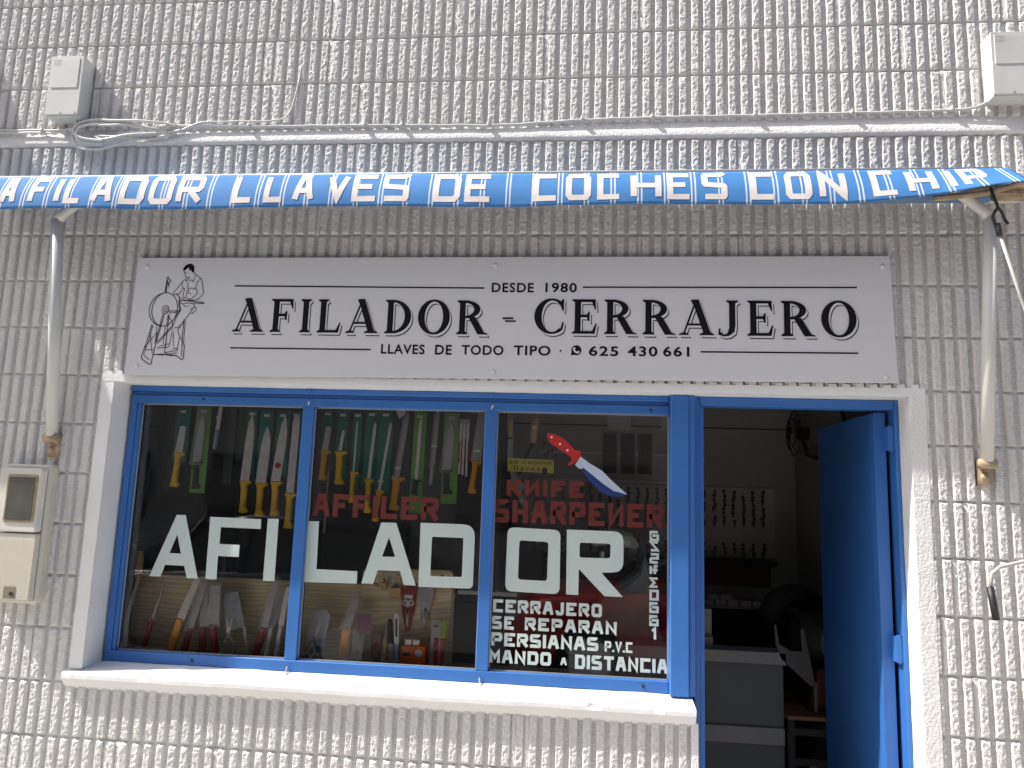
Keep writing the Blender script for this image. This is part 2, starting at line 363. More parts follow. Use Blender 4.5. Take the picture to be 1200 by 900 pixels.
def car(name, label, x, y, bodym, h=1.46, length=4.2):
    c = thing(name, label, 'car', (x, y, -.13), 'cars parked along the kerb opposite the shop')
    L = length/2
    def loft(secs):
        g = G(); n = len(secs[0])
        for s in secs: g.v += s
        for i in range(len(secs)-1):
            for k in range(n): g.f.append((i*n+k, i*n+(k+1) % n, (i+1)*n+(k+1) % n, (i+1)*n+k))
        g.f += [tuple(range(n))[::-1], tuple((len(secs)-1)*n+k for k in range(n))]; return g
    def sec(X, w, z0, z1):   # lower body cross section
        w2 = w*.5; return [(x+X, y+a, -.13+bz) for a, bz in [(-w2*.92,z0),(-w2,z0+.15),(-w2,z1-.22),(-w2*.95,z1-.03),(-w2*.8,z1),(w2*.8,z1),(w2*.95,z1-.03),(w2,z1-.22),(w2,z0+.15),(w2*.92,z0)]]
    st = [(-L,1.3,.32,.62),(-L+.08,1.5,.25,.74),(-L+.4,1.68,.2,.84),(-L+1.15,1.74,.18,.93),(0,1.76,.18,.95),(L-.8,1.74,.18,.97),(L-.2,1.66,.2,.95),(L-.02,1.5,.26,.86),(L,1.4,.34,.7)]
    obj('body', loft([sec(*s) for s in st]), bodym, c, smooth=True)
    def csec(X, w, zt): w2 = w*.5; return [(x+X, y+a, -.13+z) for a, z in [(-.8,.90),(-.80,.94),(-w2,zt-.05),(-w2*.86,zt),(w2*.86,zt),(w2,zt-.05),(.80,.94),(.8,.90)]]
    obj('cabin', loft([csec(-L+1.05,1.5,.96),csec(-L+1.8,1.2,h-.05),csec(-L+2.3,1.16,h),csec(L-1.2,1.14,h-.01),csec(L-.55,1.12,h-.10),csec(L-.15,1.4,.98)]), mat('car_glass', (.015,.02,.022), .06, spec=.9), c, smooth=False)
    rg = loft([[(x+X, y+a, -.13+z) for a, z in [(-w2,zt-.055),(-w2*.85,zt+.012),(w2*.85,zt+.012),(w2,zt-.055)]] for X, w2, zt in [(-L+1.75,.62,h-.06),(-L+2.3,.6,h),(L-1.2,.59,h-.01),(L-.5,.58,h-.1)]])
    obj('roof', rg, bodym, c, smooth=True)
    for s in (-1, 1):
        for X in (-L+1.85, -.1+.35, L-.62):
            t = 0
            g = G(); g.tube([(x+X+(-.30 if X < -L+2 else .03 if X > L-1 else 0), y+s*.80, -.13+.94), (x+X, y+s*.60, -.13+h-.05)], .028, 6); obj('pillar', g, bodym, c)
        g = G(); g.box(x-L+1.25, x-L+1.42, y+s*.90-.05, y+s*.90+.05, .80, .92); obj('mirror', g, bodym, c)
        for X in (-L+.78, L-.78):
            g = G(); g.tube([(x+X, y+s*.66, .18), (x+X, y+s*.87, .18)], .31, 24); wo = obj('wheel', g, mat('tyre', (.02,.02,.02), .8), c)
            g = G(); g.tube([(x+X, y+s*.865, .18), (x+X, y+s*.885, .18)], .20, 16); obj('rim', g, mat('alloy', (.5,.5,.52), .3, metal=.9), wo)
        g = G(); g.box(x-L+.0, x-L+.16, y+s*.6-.13, y+s*.6+.13, .5, .62); obj('headlight', g, mat('lamp_lens', (.6,.6,.62), .15), c)
        g = G(); g.box(x+L-.12, x+L+.01, y+s*.6-.1, y+s*.6+.1, .52, .72); obj('tail_light', g, bredm, c)
car('parked_car', 'dark grey hatchback parked along the kerb, mirrored in the panes', -1.05, -4.75, mat('dark_car_paint', (.03,.033,.04), .18, metal=.3, coat=1))
car('parked_car', 'red hatchback parked along the kerb, mirrored as a red streak', 3.85, -4.75, mat('red_car_paint', (.40,.02,.02), .18, metal=.2, coat=1))

# ================================================================== FACADE
P = .0484; ZT = 2.64; OX0, OX1 = .49, 3.692
def rib_mesh(nr, height, seed, left_joint, skip=(), name='block'):
    """nr vertical split-face ribs on one block; origin at its lower left, face at y=0"""
    g = G(); rnd = random.Random(seed); nz = max(4, int(height/.0031)); jl = .0038
    xs = [0, .0005, .0018, .0034, .0068, .0102, .0136, .0170, .0204, .0238, .0268, .0288, .0300, .0305, .0484]   # face then groove
    for r in range(nr):
        if r in skip: continue
        off = Vector((rnd.uniform(-50,50), rnd.uniform(-50,50), rnd.uniform(-50,50)))
        wj = rnd.uniform(-.0015, .0018); dep0 = .0125; push = rnd.uniform(-.0012, .0012)
        fill = rnd.random() < .03 or (r == nr-1 and left_joint and rnd.random() < .45)
        wsh = rnd.uniform(0, 6)
        base = len(g.v); nx = len(xs); ztop = height-jl-rnd.uniform(0, .002); zbot = jl*.2+rnd.uniform(0, .0016)
        for j in range(nz+1):
            tz = j/nz; z = zbot+(ztop-zbot)*tz
            e = min(tz*(nz), (1-tz)*nz)        # rows from an end
            endf = 1 if e >= 2.2 else (e/2.2)**.4
            for i, x in enumerate(xs):
                X = r*P+.009+x; face = 1 <= i <= 12
                n1 = noise.fractal(Vector((X*95, 0, z*75))+off, .75, 2.1, 4)
                n2 = noise.noise(Vector((X*280, 3, z*230))+off)
                n3 = noise.noise(Vector((0, wsh, z*26))+off)
                if i in (0, 13, 14):
                    y = dep0*(.35 if (fill and i != 0) else 1)+n2*.0007
                    if fill and i != 0: y += .002*n1
                    X += n3*.0012
                elif i in (1, 12): y = dep0*.55; X += n3*.0014+wj*(1 if i == 12 else 0)+n2*.0008
                elif i in (2, 11): y = .0012+n2*.0010+n1*.0012; X += n3*.0014+n2*.0008
                else: y = push+n1*.0025+n2*.0019-.0006; X += n2*.0008+n3*.001
                if i not in (0, 13, 14): y = min(dep0+.001, y+(1-endf)*dep0)
                g.v.append((X-.009, y, z))
        for j in range(nz):
            for i in range(nx-1):
                a = base+j*nx+i; g.f.append((a, a+1, a+1+nx, a+nx))
        for j, d in ((0, 1), (nz, -1)):       # close top and bottom back to the bed joint
            b0 = len(g.v); 
            for i in range(nx):
                v = g.v[base+j*nx+i]; g.v.append((v[0], .016, v[2]-d*.0004))
            for i in range(nx-1):
                a = base+j*nx+i; q = (a, b0+i, b0+i+1, a+1); g.f.append(q if d == 1 else q[::-1])
    me = g.mesh(name); me.materials.append(paint)
    for p in me.polygons: p.use_smooth = True
    return me
wall = thing('shop_wall', 'white painted wall of vertically ribbed split-face blocks around the shop', 'wall', (0, 0, 0))
rv = random.Random(21); VAR = [rib_mesh(8, .2, 100+k, True) for k in range(14)]
rows = []                                     # (z0, height)
for k in range(0, 14): rows.append((ZT-.2*(k+1), .2))
rows[-1] = (0.0, .04) if rows[-1][0] < 0 else rows[-1]
rows += [(ZT, .2), (ZT+.2, .2)] + [(3.111+.2*k, .2) for k in range(0, 6)]
mi = 0
for (z0, h) in rows:
    for n in range(-5, 16):
        i0 = -1+8*n if False else 8*n-1
        X0 = i0*P
        if X0 < -1.6 or X0 > 5.3: continue
        skip = set()
        for r in range(8):
            xm = X0+(r+.35)*P
            if OX0-.01 < xm < OX1 and z0 < 2.03 and (z0 > .83 or xm > 2.86): skip.add(r)
        if len(skip) == 8: continue
        if skip or h != .2: me = rib_mesh(8, h, random.random(), True, skip)
        else: me = VAR[rv.randrange(14)]
        o = bpy.data.objects.new('block', me); S.collection.objects.link(o); o.parent = wall; o.location = (X0, 0, z0)
# mortar backing with the shop opening, and the sloping ledge course
g = G(); yb = .0125
for (x0, x1, z0, z1) in [(-1.7,OX0,0,4.31),(OX1-.03,5.75,0,4.31),(OX0,OX1-.03,2.03,4.31),(OX0,2.862,0,.83)]:
    g.box(x0, x1, yb, .2, z0, z1)
obj('mortar', g, mortar, wall)
g = G(); n = 460
for i in range(n+1):
    X = -1.65+7.3*i/n
    for z, y in ((3.116,.0125),(3.109,.0105),(3.100,.0068),(3.088,.0030),(3.070,-.0015),(3.052,-.0055),(3.043,-.004),(3.038,.013)):
        q = noise.fractal(Vector((X*26, z*60, 2)), 1, 2, 4); g.v.append((X, y+q*.0009, z+noise.noise(Vector((X*9, z*20, 5)))*.003))
for i in range(n):
    for k in range(7): a = i*8+k; g.f.append((a, a+1, a+9, a+8))
obj('ledge', g, rplaster, wall, smooth=True)
g = G(); g.box(-8, -1.7, .0, .2, 0, 4.3); g.box(5.75, 14, .0, .2, 0, 4.3); g.box(-8, 14, .001, .2, 4.311, 9)
obj('side_wall', g, paint, wall)

# plaster surround: return faces and face strips with a hand-trowelled edge
def slab(x0, x1, y0, y1, z0, z1, amp=.0015, st=.02):
    """wobbly box without back"""
    g = G()
    def face(o, u, v, nu, nv):
        o, u, v = Vector(o), Vector(u), Vector(v); b = len(g.v)
        for j in range(nv+1):
            for i in range(nu+1):
                p = o+u*i/nu+v*j/nv
                d = Vector((noise.noise(p*17), noise.noise(p*17+Vector((9,0,0))), noise.noise(p*17+Vector((0,7,0)))))*amp + \
                    Vector((noise.noise(p*70), noise.noise(p*70+Vector((9,0,0))), noise.noise(p*70+Vector((0,7,0)))))*amp*.4
                g.v.append(tuple(p+d))
        for j in range(nv):
            for i in range(nu): a = b+j*(nu+1)+i; g.f.append((a, a+1, a+nu+2, a+nu+1))
    nx = max(1, int((x1-x0)/st)); ny = max(1, int((y1-y0)/st)); nz = max(1, int((z1-z0)/st))
    face((x0,y0,z0), (x1-x0,0,0), (0,0,z1-z0), nx, nz)
    face((x1,y0,z0), (0,y1-y0,0), (0,0,z1-z0), ny, nz)
    face((x0,y1,z0), (0,y0-y1,0), (0,0,z1-z0), ny, nz)
    face((x0,y0,z1), (x1-x0,0,0), (0,y1-y0,0), nx, ny)
    face((x0,y1,z0), (x1-x0,0,0), (0,y0-y1,0), nx, ny)
    return g
obj('left_surround', slab(.488, .542, -.003, .2, .893, 2.0160), plaster, wall, smooth=True)
obj('right_surround', slab(3.638, 3.694, -.003, .2, 0, 2.0160), rplaster, wall, smooth=True)
g = slab(.488, 3.694, -.004, .2, 2.0155, 2.047, .0012); obj('lintel', g, plaster, wall, smooth=True)
g = G()                                        # the ragged rib ends above the lintel
for i in range(66):
    X = .497+i*P
    g.prism(roundpoly([(X,2.046),(X+.030,2.046),(X+.029,2.056+random.uniform(0,.006)),(X+.002,2.056+random.uniform(0,.006))], .004, 3), -.0035, .012)
obj('lintel_edge', g, plaster, wall)
g = G(); g.box(2.850, 2.8745, -.002, .2, 0, .83); obj('plinth_end', g, rplaster, wall)

# sill
t = thing('window_sill', 'thick white plastered sill under the blue shop window, chipped along its edge', 'window sill', (1.67, 0, .8))
g = G(); n = 130
prof = [(.115,.8995),(.03,.891),(-.025,.8845),(-.0305,.8815),(-.032,.876),(-.032,.862),(-.029,.857),(-.003,.828),(.0125,.815)]
for i in range(n+1):
    X = .481+(2.864-.481)*i/n
    for k, (y, z) in enumerate(prof):
        q = noise.fractal(Vector((X*8, y*8, z*8)), 1, 2, 3)*.0022; c_ = 0
        if 3 <= k <= 4: c_ = max(0, noise.noise(Vector((X*13, 4, 1)))-.34)*.022
        g.v.append((X, y+c_+q*.6, z+q-c_*.8))
m_ = len(prof)
for i in range(n):
    for k in range(m_-1): a = i*m_+k; g.f.append((a, a+1, a+m_+1, a+m_))
g.f.append(tuple(range(m_))); g.f.append(tuple(n*m_+k for k in range(m_))[::-1])
obj('ledge_slab', g, plaster, t, smooth=False)

# ================================================================== SIGN
sg = thing('shop_sign', 'long pale grey sign panel reading AFILADOR - CERRAJERO above the window', 'sign', (2.09, -.02, 2.3))
g = G(); g.prism([(.592,2.040),(3.595,2.062),(3.583,2.545),(.598,2.531)], -.020, -.014, .0006); obj('panel', g, signm, sg)
y = -.0212
for txt, xa, xb, za in (('AFILADOR', 1.040, 2.067, 2.224), ('CERRAJERO', 2.252, 3.455, 2.232)):
    h_ = .136; gap_ = ((xb-xa)-sum(SER[c][0] for c in txt)*h_)/(len(txt)-1); X = xa
    for c in txt:
        wd = SER[c][0]*h_
        g = G(); serif_text(g, c+'I', X, X+wd+SER['I'][0]*h_, za, h_, y-.001) if False else serif_one(g, c, X, za, h_, y-.001); lo_ = obj('letter', g, black, sg)
        g = G(); serif_one(g, c, X+.0085, za-.0115, h_, y); obj('letter_shadow', g, black, lo_)
        g = G(); serif_one(g, c, X+.0055, za-.0080, h_, y-.0005); obj('letter_gap', g, signm, lo_)
        X += wd+gap_
g = G(); g.prism([(2.128,2.286),(2.170,2.287),(2.170,2.294),(2.128,2.293)], y-.001, None); g.prism([(2.138,2.276),(2.180,2.276),(2.180,2.282),(2.138,2.282)], y, None); obj('dash', g, black, sg)
g = G()
for txt, a, b, c, d, sp in (('DESDE',2.081,2.246,2.394,2.433,1.15), ('1980',2.292,2.414,2.395,2.434,1.15), ('LLAVES',1.651,1.826,2.142,2.181,1.12), ('DE',1.867,1.933,2.142,2.181,1.12),
    ('TODO',1.972,2.136,2.143,2.182,1.12), ('TIPO',2.176,2.318,2.144,2.183,1.12), ('625',2.465,2.577,2.146,2.185,1.15), ('430',2.612,2.724,2.147,2.186,1.15), ('661',2.745,2.843,2.148,2.187,1.15)):
    V, F = font_text(txt, a, b, c, d, y, .022, sp); g.add(V, F)
g.prism(ell(2.357,2.164,.004,.004,n=10), y, None)
for (a, b, z0, z1) in ((1.027,2.052,2.414,2.411),(2.437,3.460,2.417,2.422),(1.032,1.610,2.157,2.158),(2.885,3.457,2.168,2.171)):
    g.prism([(a,z0-.0028),(b,z1-.0028),(b,z1+.0028),(a,z0+.0028)], y, None)
obj('small_lettering', g, black, sg)
g = G(); g.prism(ell(2.417,2.167,.0195,.0195,n=20), y, None); g.prism([(2.396,2.146),(2.412,2.150),(2.400,2.163)], y-.0001, None); ic = obj('phone_icon', g, black, sg)
g = G(); g.ribbon([(2.409,2.177),(2.407,2.170),(2.412,2.162),(2.420,2.158),(2.427,2.159)], .0034, y-.0006); g.prism(ell(2.4095,2.1745,.0045,.0045,n=8), y-.0007, None); g.prism(ell(2.4255,2.1605,.0045,.0045,n=8), y-.0007, None); obj('handset', g, signm, ic)
for X, Z in ((.644,2.492),(.643,2.076),(2.093,2.504),(2.099,2.077),(3.555,2.505),(3.551,2.083)):
    g = G(); g.tube([(X,-.019,Z),(X,-.0235,Z),(X,-.0245,Z)], [.008,.008,.004], 12); obj('screw_cap', g, mat('cap_white', (.7,.7,.7), .4), sg, smooth=True)
# line drawing of the knife grinder
def D(x, z): px = 170+x/6.425; pz = 300+z/6.429; return (.611+(px-170)*.003405+(pz-365)*-.00006, 2.533-(pz-304.3)*.003585)
g = G()
lines = [
 ([(355,130),(352,115),(365,92),(385,80),(405,76),(425,84),(437,105),(438,140)],1.2), ([(358,128),(366,122),(385,108),(395,100),(400,112),(408,130)],1), ([(358,130),(363,142),(372,155),(372,165),(382,180),(392,186),(404,180),(412,172)],1),
 ([(372,140),(384,143)],1), ([(440,140),(446,150),(452,160)],1), ([(404,182),(400,195),(382,205),(398,212)],1), ([(408,205),(425,198),(445,210),(455,165)],1),
 ([(452,155),(470,165),(500,185),(513,200),(522,240),(536,290),(534,305),(500,345),(470,352),(445,350)],1.1), ([(500,188),(478,215),(470,255),(488,300),(470,318),(440,345),(425,342)],1), ([(382,190),(355,210),(325,255),(295,295),(300,308),(325,312),(345,300),(360,275)],1.1),
 ([(360,215),(355,245),(378,270),(376,300),(372,330)],.9), ([(405,215),(402,270),(400,330)],.9), ([(412,262),(462,262),(460,275)],.9), ([(414,266),(414,298),(440,306)],.9),([(358,268),(384,265)],.9),
 ([(332,315),(350,335),(372,345),(400,352),(430,352),(460,360)],1.1), ([(350,355),(400,356),(470,362),(548,368)],1.1), ([(470,372),(548,377),(552,368)],1.2), ([(372,335),(395,332),(415,338),(430,348)],1),
 ([(350,360),(372,378),(430,372),(470,380),(475,400),(462,418),(440,415)],1.1), ([(475,405),(492,408),(490,428),(470,445),(455,455)],1), ([(462,420),(430,470),(400,510),(375,560),(362,575)],1.1), ([(352,400),(368,430),(345,470),(320,545)],1), ([(375,378),(400,400),(430,395)],.8),
 ([(335,562),(350,556),(368,560)],1), ([(320,545),(318,600),(312,680),(310,700)],1), ([(365,575),(372,600),(388,625),(420,668)],1), ([(385,630),(378,700),(375,720)],1), ([(330,590),(335,640),(345,700)],.9),
 ([(310,680),(285,682),(265,690),(240,695),(215,712),(262,708),(310,702)],1.1), ([(340,712),(375,712),(380,725),(350,730),(290,745),(300,758),(335,752),(378,745)],1.1),
 (ell(238,422,103,126,0,360,40)+[(341,422)],1.3), (ell(230,422,117,124,90,262,24),1.2), (ell(245,425,28,30,0,360,18)+[(273,425)],1.2), (ell(248,427,13,15,0,360,12)+[(261,427)],1.1),
 ([(225,296),(228,180),(236,176),(240,190),(260,205),(248,225),(252,260),(238,215)],1.3), ([(232,296),(234,200)],1.3), ([(320,300),(345,330),(360,400),(370,420)],1.2), ([(345,345),(350,390),(362,430)],1),
 ([(268,438),(300,434),(362,432)],1.1), ([(280,450),(362,440)],1), ([(240,455),(225,545),(205,640),(180,830)],1.3), ([(228,460),(212,560),(190,680)],1.1), ([(278,460),(280,560),(280,750)],1.3), ([(272,462),(270,545)],1),
 ([(150,535),(130,640),(95,775)],1.3), ([(160,540),(140,650),(112,760)],1), ([(190,550),(198,600),(192,660)],1), ([(145,600),(165,690),(180,750)],1.1), ([(198,595),(150,660),(115,710)],1), ([(95,775),(105,795),(160,830),(180,832),(185,815)],1.3), ([(112,765),(165,800)],1),
 ([(125,728),(185,722)],1.1), ([(205,670),(260,612),(320,540)],1.2), ([(215,680),(310,560)],1), ([(262,545),(258,620),(262,680)],1), ([(275,470),(310,515),(320,545)],1), ([(310,515),(365,430)],1.1),
 ([(405,505),(408,650),(415,700)],1.2), ([(417,500),(422,660)],1), ([(400,520),(362,560)],1), ([(420,668),(432,690),(435,785),(425,795),(375,765),(330,762),(190,760)],1.3), ([(412,690),(418,770)],1), ([(280,745),(330,768),(378,762)],1), ([(185,760),(280,755)],1),
]
for k, (pl, wd) in enumerate(lines): g.ribbon([D(*p) for p in pl], .00115*wd, y-.0001*(k % 9))
hair = [(355,128),(352,112),(368,90),(392,78),(415,78),(432,92),(438,115),(438,142),(425,140),(418,122),(404,130),(398,104),(385,106),(365,122)]
g.prism([D(*p) for p in hair], y-.001, None)
obj('grinder_drawing', g, black, sg)

# ================================================================== AWNING
def vsurf(X, v):
    """valance surface: v 0 at the bar, 1 at the hem"""
    end = max(0, (X-3.30)/.65); lend = max(0, (.3-X)/.4)
    zt = 2.822+.004*math.sin(X*1.7); zb = 2.668+.008*(X-.1)/3+.055*end**1.6+.004*math.sin(X*5.3)
    yt = -.168; yb = -.212-.05*end**1.3
    wav = .003*math.sin(X*9+1)+.002*math.sin(X*21)+.010*end*math.sin(X*16)
    return (X+.016*end*v-.01*lend*v, yt+(yb-yt)*v+wav*v*(.4+.6*v)-.012*math.sin(math.pi*v)*(1-end), zt+(zb-zt)*v)
m = bpy.data.materials.new('blue_awning_canvas'); m.use_nodes = True; T = m.node_tree; N = T.nodes; Lk = T.links
bs = N['Principled BSDF']; bs.inputs['Roughness'].default_value = .8
uvn = N.new('ShaderNodeUVMap'); sp = N.new('ShaderNodeSeparateXYZ'); Lk.new(uvn.outputs[0], sp.inputs[0])
def mth(op, a, b=None, c=None):
    q = N.new('ShaderNodeMath'); q.operation = op
    for i, s in enumerate((a, b, c)):
        if s is None: continue
        if isinstance(s, (int, float)): q.inputs[i].default_value = s
        else: Lk.new(s, q.inputs[i])
    return q.outputs[0]
fr = mth('FRACT', mth('DIVIDE', sp.outputs[0], .0973))
l1 = mth('LESS_THAN', mth('ABSOLUTE', mth('SUBTRACT', fr, .06)), .028); l2 = mth('LESS_THAN', mth('ABSOLUTE', mth('SUBTRACT', fr, .20)), .028)
st = mth('MAXIMUM', l1, l2)
hem = mth('GREATER_THAN', sp.outputs[1], 2.0)
nz = N.new('ShaderNodeTexNoise'); nz.inputs['Scale'].default_value = 9; nz.inputs['Detail'].default_value = 7
tcn = N.new('ShaderNodeTexCoord'); Lk.new(tcn.outputs['Object'], nz.inputs[0])
mx0 = N.new('ShaderNodeMix'); mx0.data_type = 'RGBA'; mx0.inputs[6].default_value = (.030,.155,.42,1); mx0.inputs[7].default_value = (.060,.23,.52,1); Lk.new(nz.outputs[0], mx0.inputs[0])
mx1 = N.new('ShaderNodeMix'); mx1.data_type = 'RGBA'; Lk.new(st, mx1.inputs[0]); Lk.new(mx0.outputs[2], mx1.inputs[6]); mx1.inputs[7].default_value = (.58,.62,.66,1)
Lk.new(mx1.outputs[2], bs.inputs['Base Color'])
wv2 = N.new('ShaderNodeTexNoise'); wv2.inputs['Scale'].default_value = 500; bp2 = N.new('ShaderNodeBump'); bp2.inputs['Strength'].default_value = .15; bp2.inputs['Distance'].default_value = .001
Lk.new(tcn.outputs['Object'], wv2.inputs[0]); Lk.new(wv2.outputs[0], bp2.inputs['Height']); Lk.new(bp2.outputs[0], bs.inputs['Normal'])
canvas = m
aw = thing('shop_awning', 'rolled up blue awning with white stripes and hand lettering about car keys', 'awning', (2, -.1, 2.75))
g = G(); XA, XB = -.035, 3.945; n = 320; mv = 12; uv = []
for i in range(n+1):
    X = XA+(XB-XA)*i/n
    for k in range(mv+1): g.v.append(vsurf(X, k/mv)); uv.append((X, k/mv))
for i in range(n):
    for k in range(mv): a = i*(mv+1)+k; g.f.append((a, a+1, a+mv+2, a+mv+1))
me = g.mesh('valance'); ul = me.uv_layers.new(name='UVMap')
for lp in me.loops: ul.data[lp.index].uv = uv[lp.vertex_index]
me.materials.append(canvas); vo = obj('valance', me, None, aw, smooth=True)
sol = vo.modifiers.new('thick', 'SOLIDIFY'); sol.thickness = .0015; sol.offset = -1
# painted letters follow the cloth
def cloth_text(gg, c, xa, xb, v0, v1, hw):
    k = 0
    for pl in GL[c]:
        k += 1; P2 = []
        for i in range(len(pl)-1):
            a, b = Vector(pl[i]), Vector(pl[i+1]); s_ = max(1, int((b-a).length*8))
            P2 += [a.lerp(b, q/s_) for q in range(s_)]
        P2.append(Vector(pl[-1])); loc = G()
        H = (v1-v0)*.15
        loc.ribbon([((xa+hw)+(xb-xa-2*hw)*(p.x if c != 'I' else .5), (p.y)*(H-2*hw*.8)+hw*.8) for p in P2], hw, 0)
        V = []
        for (x_, _, z_) in loc.v:
            vv = v1-(z_/.15); q = vsurf(x_, vv); V.append((q[0], q[1]-.0012-.0002*k, q[2]))
        gg.add(V, loc.f)
letters = [('A',5,31),('F',39,68),('I',70,82),('L',81,109),('A',113,143),('D',146,180),('O',180,212),('R',212,246),('L',276,304),('L',312,340),('A',346,374),('V',386,414),('E',416,449),('S',451,484),('D',510,542),('E',546,578),
 ('C',624,656),('O',663,694),('C',700,731),('H',739,777),('E',781,813),('S',821,853),('C',876,910),('O',916,951),('N',955,992),('C',1015,1051),('H',1058,1092),('I',1098,1120),('P',1121,1153)]
def px2X(px):   # picture column at mid valance height to metres along the awning
    k_ = [(0,.075),(300,1.158),(600,2.170),(900,3.106),(1080,3.642),(1200,3.97)]
    for (a, b), (c, d) in zip(k_, k_[1:]):
        if px <= c: return b+(px-a)/(c-a)*(d-b)
    return k_[-1][1]
g = G()
for c, a, b in letters:
    g = G(); k = 0 if (c == 'I' or a > 1050) else abs(600-(a+b)/2)/600*3.6; cloth_text(g, c, px2X(a+k), px2X(b-k), .05, .86, .0115)
    obj('letter', g, mat('white_fabric_paint', (.66,.62,.60), .75, var=.06, vs=25), vo)
g = G(); g.tube([(XA,-.163,2.824),(XB-.02,-.163,2.824)], .006, 10); obj('front_bar', g, polem, aw, smooth=True)
g = G(); g.tube([(XA+.02,-.085,2.775),(XB-.03,-.085,2.775)], .046, 20); [g.add([(XA+(XB-XA)*i/60,-.0005-.006*(.5+.5*math.sin(i*.9)),2.790-.012*max(0,i/60-.75)*4), (XA+(XB-XA)*i/60,-.166,2.8235)], []) for i in range(61)]; nb = len(g.v)-122; g.f += [(nb+2*i, nb+2*i+2, nb+2*i+3, nb+2*i+1) for i in range(60)]; obj('rolled_cloth', g, mat('muted_blue_canvas', (.16,.26,.40), .8), aw, smooth=True)  # hidden sheet to the wall keeps sun out; blue muted to weaken its bounce
for X, s in ((.319, 1), (3.881, -1)):
    t_ = [(X,-.028,1.785),(X,-.150,2.648)]
    g = G(); g.tube(t_, .0225, 16); g.tube([(X,-.150,2.640),(X+s*.02,-.150,2.668),(X+s*.10,-.152,2.735),(X+s*.13,-.152,2.76)], .019, 12); obj('arm', g, polem, aw, smooth=True)
    g = G(); g.box(X-.022, X+.022, -.012, .012, 1.70, 1.79); g.tube([(X-.028,-.03,1.775),(X+.028,-.03,1.775)], .018, 10); g.tube([(X-.004,-.012,1.728),(X-.004,-.022,1.728)], .016, 8)
    for q in range(4): g.tube([(X+random.uniform(-.018,.018), 0, 1.72+random.uniform(-.03,.06)), (X+random.uniform(-.018,.018), -.014, 1.73+random.uniform(-.02,.04))], .009, 6)
    obj('wall_bracket', g, rust, aw, smooth=True)
g = G()
g.box(3.80, 4.02, -.17, -.06, 2.748, 2.757); g.tube([(3.70,-.13,2.725),(3.78,-.17,2.718),(3.86,-.19,2.722),(3.95,-.21,2.745),(4.05,-.2,2.75)], .011, 8)
g.tube([(3.90,-.14,2.735),(4.05,-.14,2.735)], .022, 10); obj('gearbox', g, rust, aw)
g = G(); g.box(3.93, 4.06, -.12, .01, 2.76, 2.83, .004); obj('end_plate', g, polem, aw)
# crank rod hooked on the gear eye
cr = thing('awning_crank', 'pale crank rod with black hook hanging from the right end of the awning', 'crank', (3.93, -.2, 1.2))
g = G(); g.tube(smoothcurve([(3.862,-.20,2.735),(3.868,-.205,2.700),(3.876,-.21,2.66),(3.862,-.215,2.64),(3.856,-.215,2.62),(3.866,-.21,2.59),(3.872,-.21,2.57)], 4), .0055, 8)
g.tube(smoothcurve([(3.876,-.21,2.66),(3.890,-.205,2.645),(3.902,-.20,2.62),(3.912,-.20,2.602)], 4), .005, 8); g.tube([(3.871,-.21,2.60),(3.877,-.21,2.555)], .010, 8); obj('hook', g, blk, cr, smooth=True)
g = G(); g.tube([(3.877,-.21,2.56),(3.938,-.20,2.334),(4.150,-.20,1.56),(4.156,-.20,1.50),(4.10,-.20,1.476),(3.895,-.20,1.452),(3.815,-.20,1.430),(3.789,-.20,1.408),(3.781,-.20,1.360)], [.0055]*3+[.0062]*6, 10); obj('rod', g, mat('grey_rod', (.42,.41,.38), .5, var=.15, vs=20), cr, smooth=True)
g = G(); g.tube([(3.781,-.20,1.364),(3.794,-.20,1.262)], .0115, 12); obj('grip', g, blk, cr, smooth=True)
# neighbour's awning just left of the view (casts the shade on the left part)
na = thing('neighbour_awning', 'plain blue drop awning of the neighbouring shop at the far left', 'awning', (-1.6, -.2, 3.2))
g = G(); x0, x1 = -2.9, -.56
g.add([(x0,-.01,4.25),(x1,-.01,4.25),(x1,-.35,3.175),(x0,-.35,3.175),(x0,-.355,2.80),(x1,-.355,2.80)], [(0,3,2,1),(3,4,5,2)]); no = obj('canvas', g, canvas, na); sm = no.modifiers.new('t', 'SOLIDIFY'); sm.thickness = .002
g = G(); g.tube([(x0,-.35,3.175),(x1,-.35,3.175)], .014, 10); g.tube([(x0+.1,-.01,3.6),(x0+.1,-.35,3.18)], .012, 8); g.tube([(x1-.1,-.01,3.6),(x1-.1,-.35,3.18)], .012, 8); obj('frame', g, polem, na)

# ================================================================== WINDOW
wn = thing('shop_window', 'three-pane shop window in a bright blue painted metal frame', 'window', (1.66, .12, .9))
FY = .11
def fr_(name, x0, x1, y0, y1, z0, z1, c=.002): 
    g = G(); g.box(x0, x1, y0, y1, z0, z1, c); return obj(name, g, blue, wn)
fr_('top_rail', .552, 2.783, .104, .16, 1.992, 2.0145); fr_('top_rail', .552, 2.783, .118, .16, 1.976, 1.9918); fr_('top_rail', .552, 2.783, .108, .16, 1.9415, 1.9758)
fr_('bottom_rail', .552, 2.783, FY, .16, .9005, .9425); 
fr_('stile', .552, .578, FY, .16, .9427, 1.9412); fr_('stile', .5785, .594, .116, .16, .9427, 1.9412)
for a, b in ((1.300,1.347),(2.057,2.104)): fr_('mullion', a, b, .111, .16, .9428, 1.9411)
fr_('stile', 2.7835, 2.797, .112, .17, .9427, 1.9411)
fr_('post', 2.7838, 2.852, .066, .17, .902, 2.0145, .003); fr_('post', 2.8525, 2.8755, .074, .17, .902, 2.0143, .003)
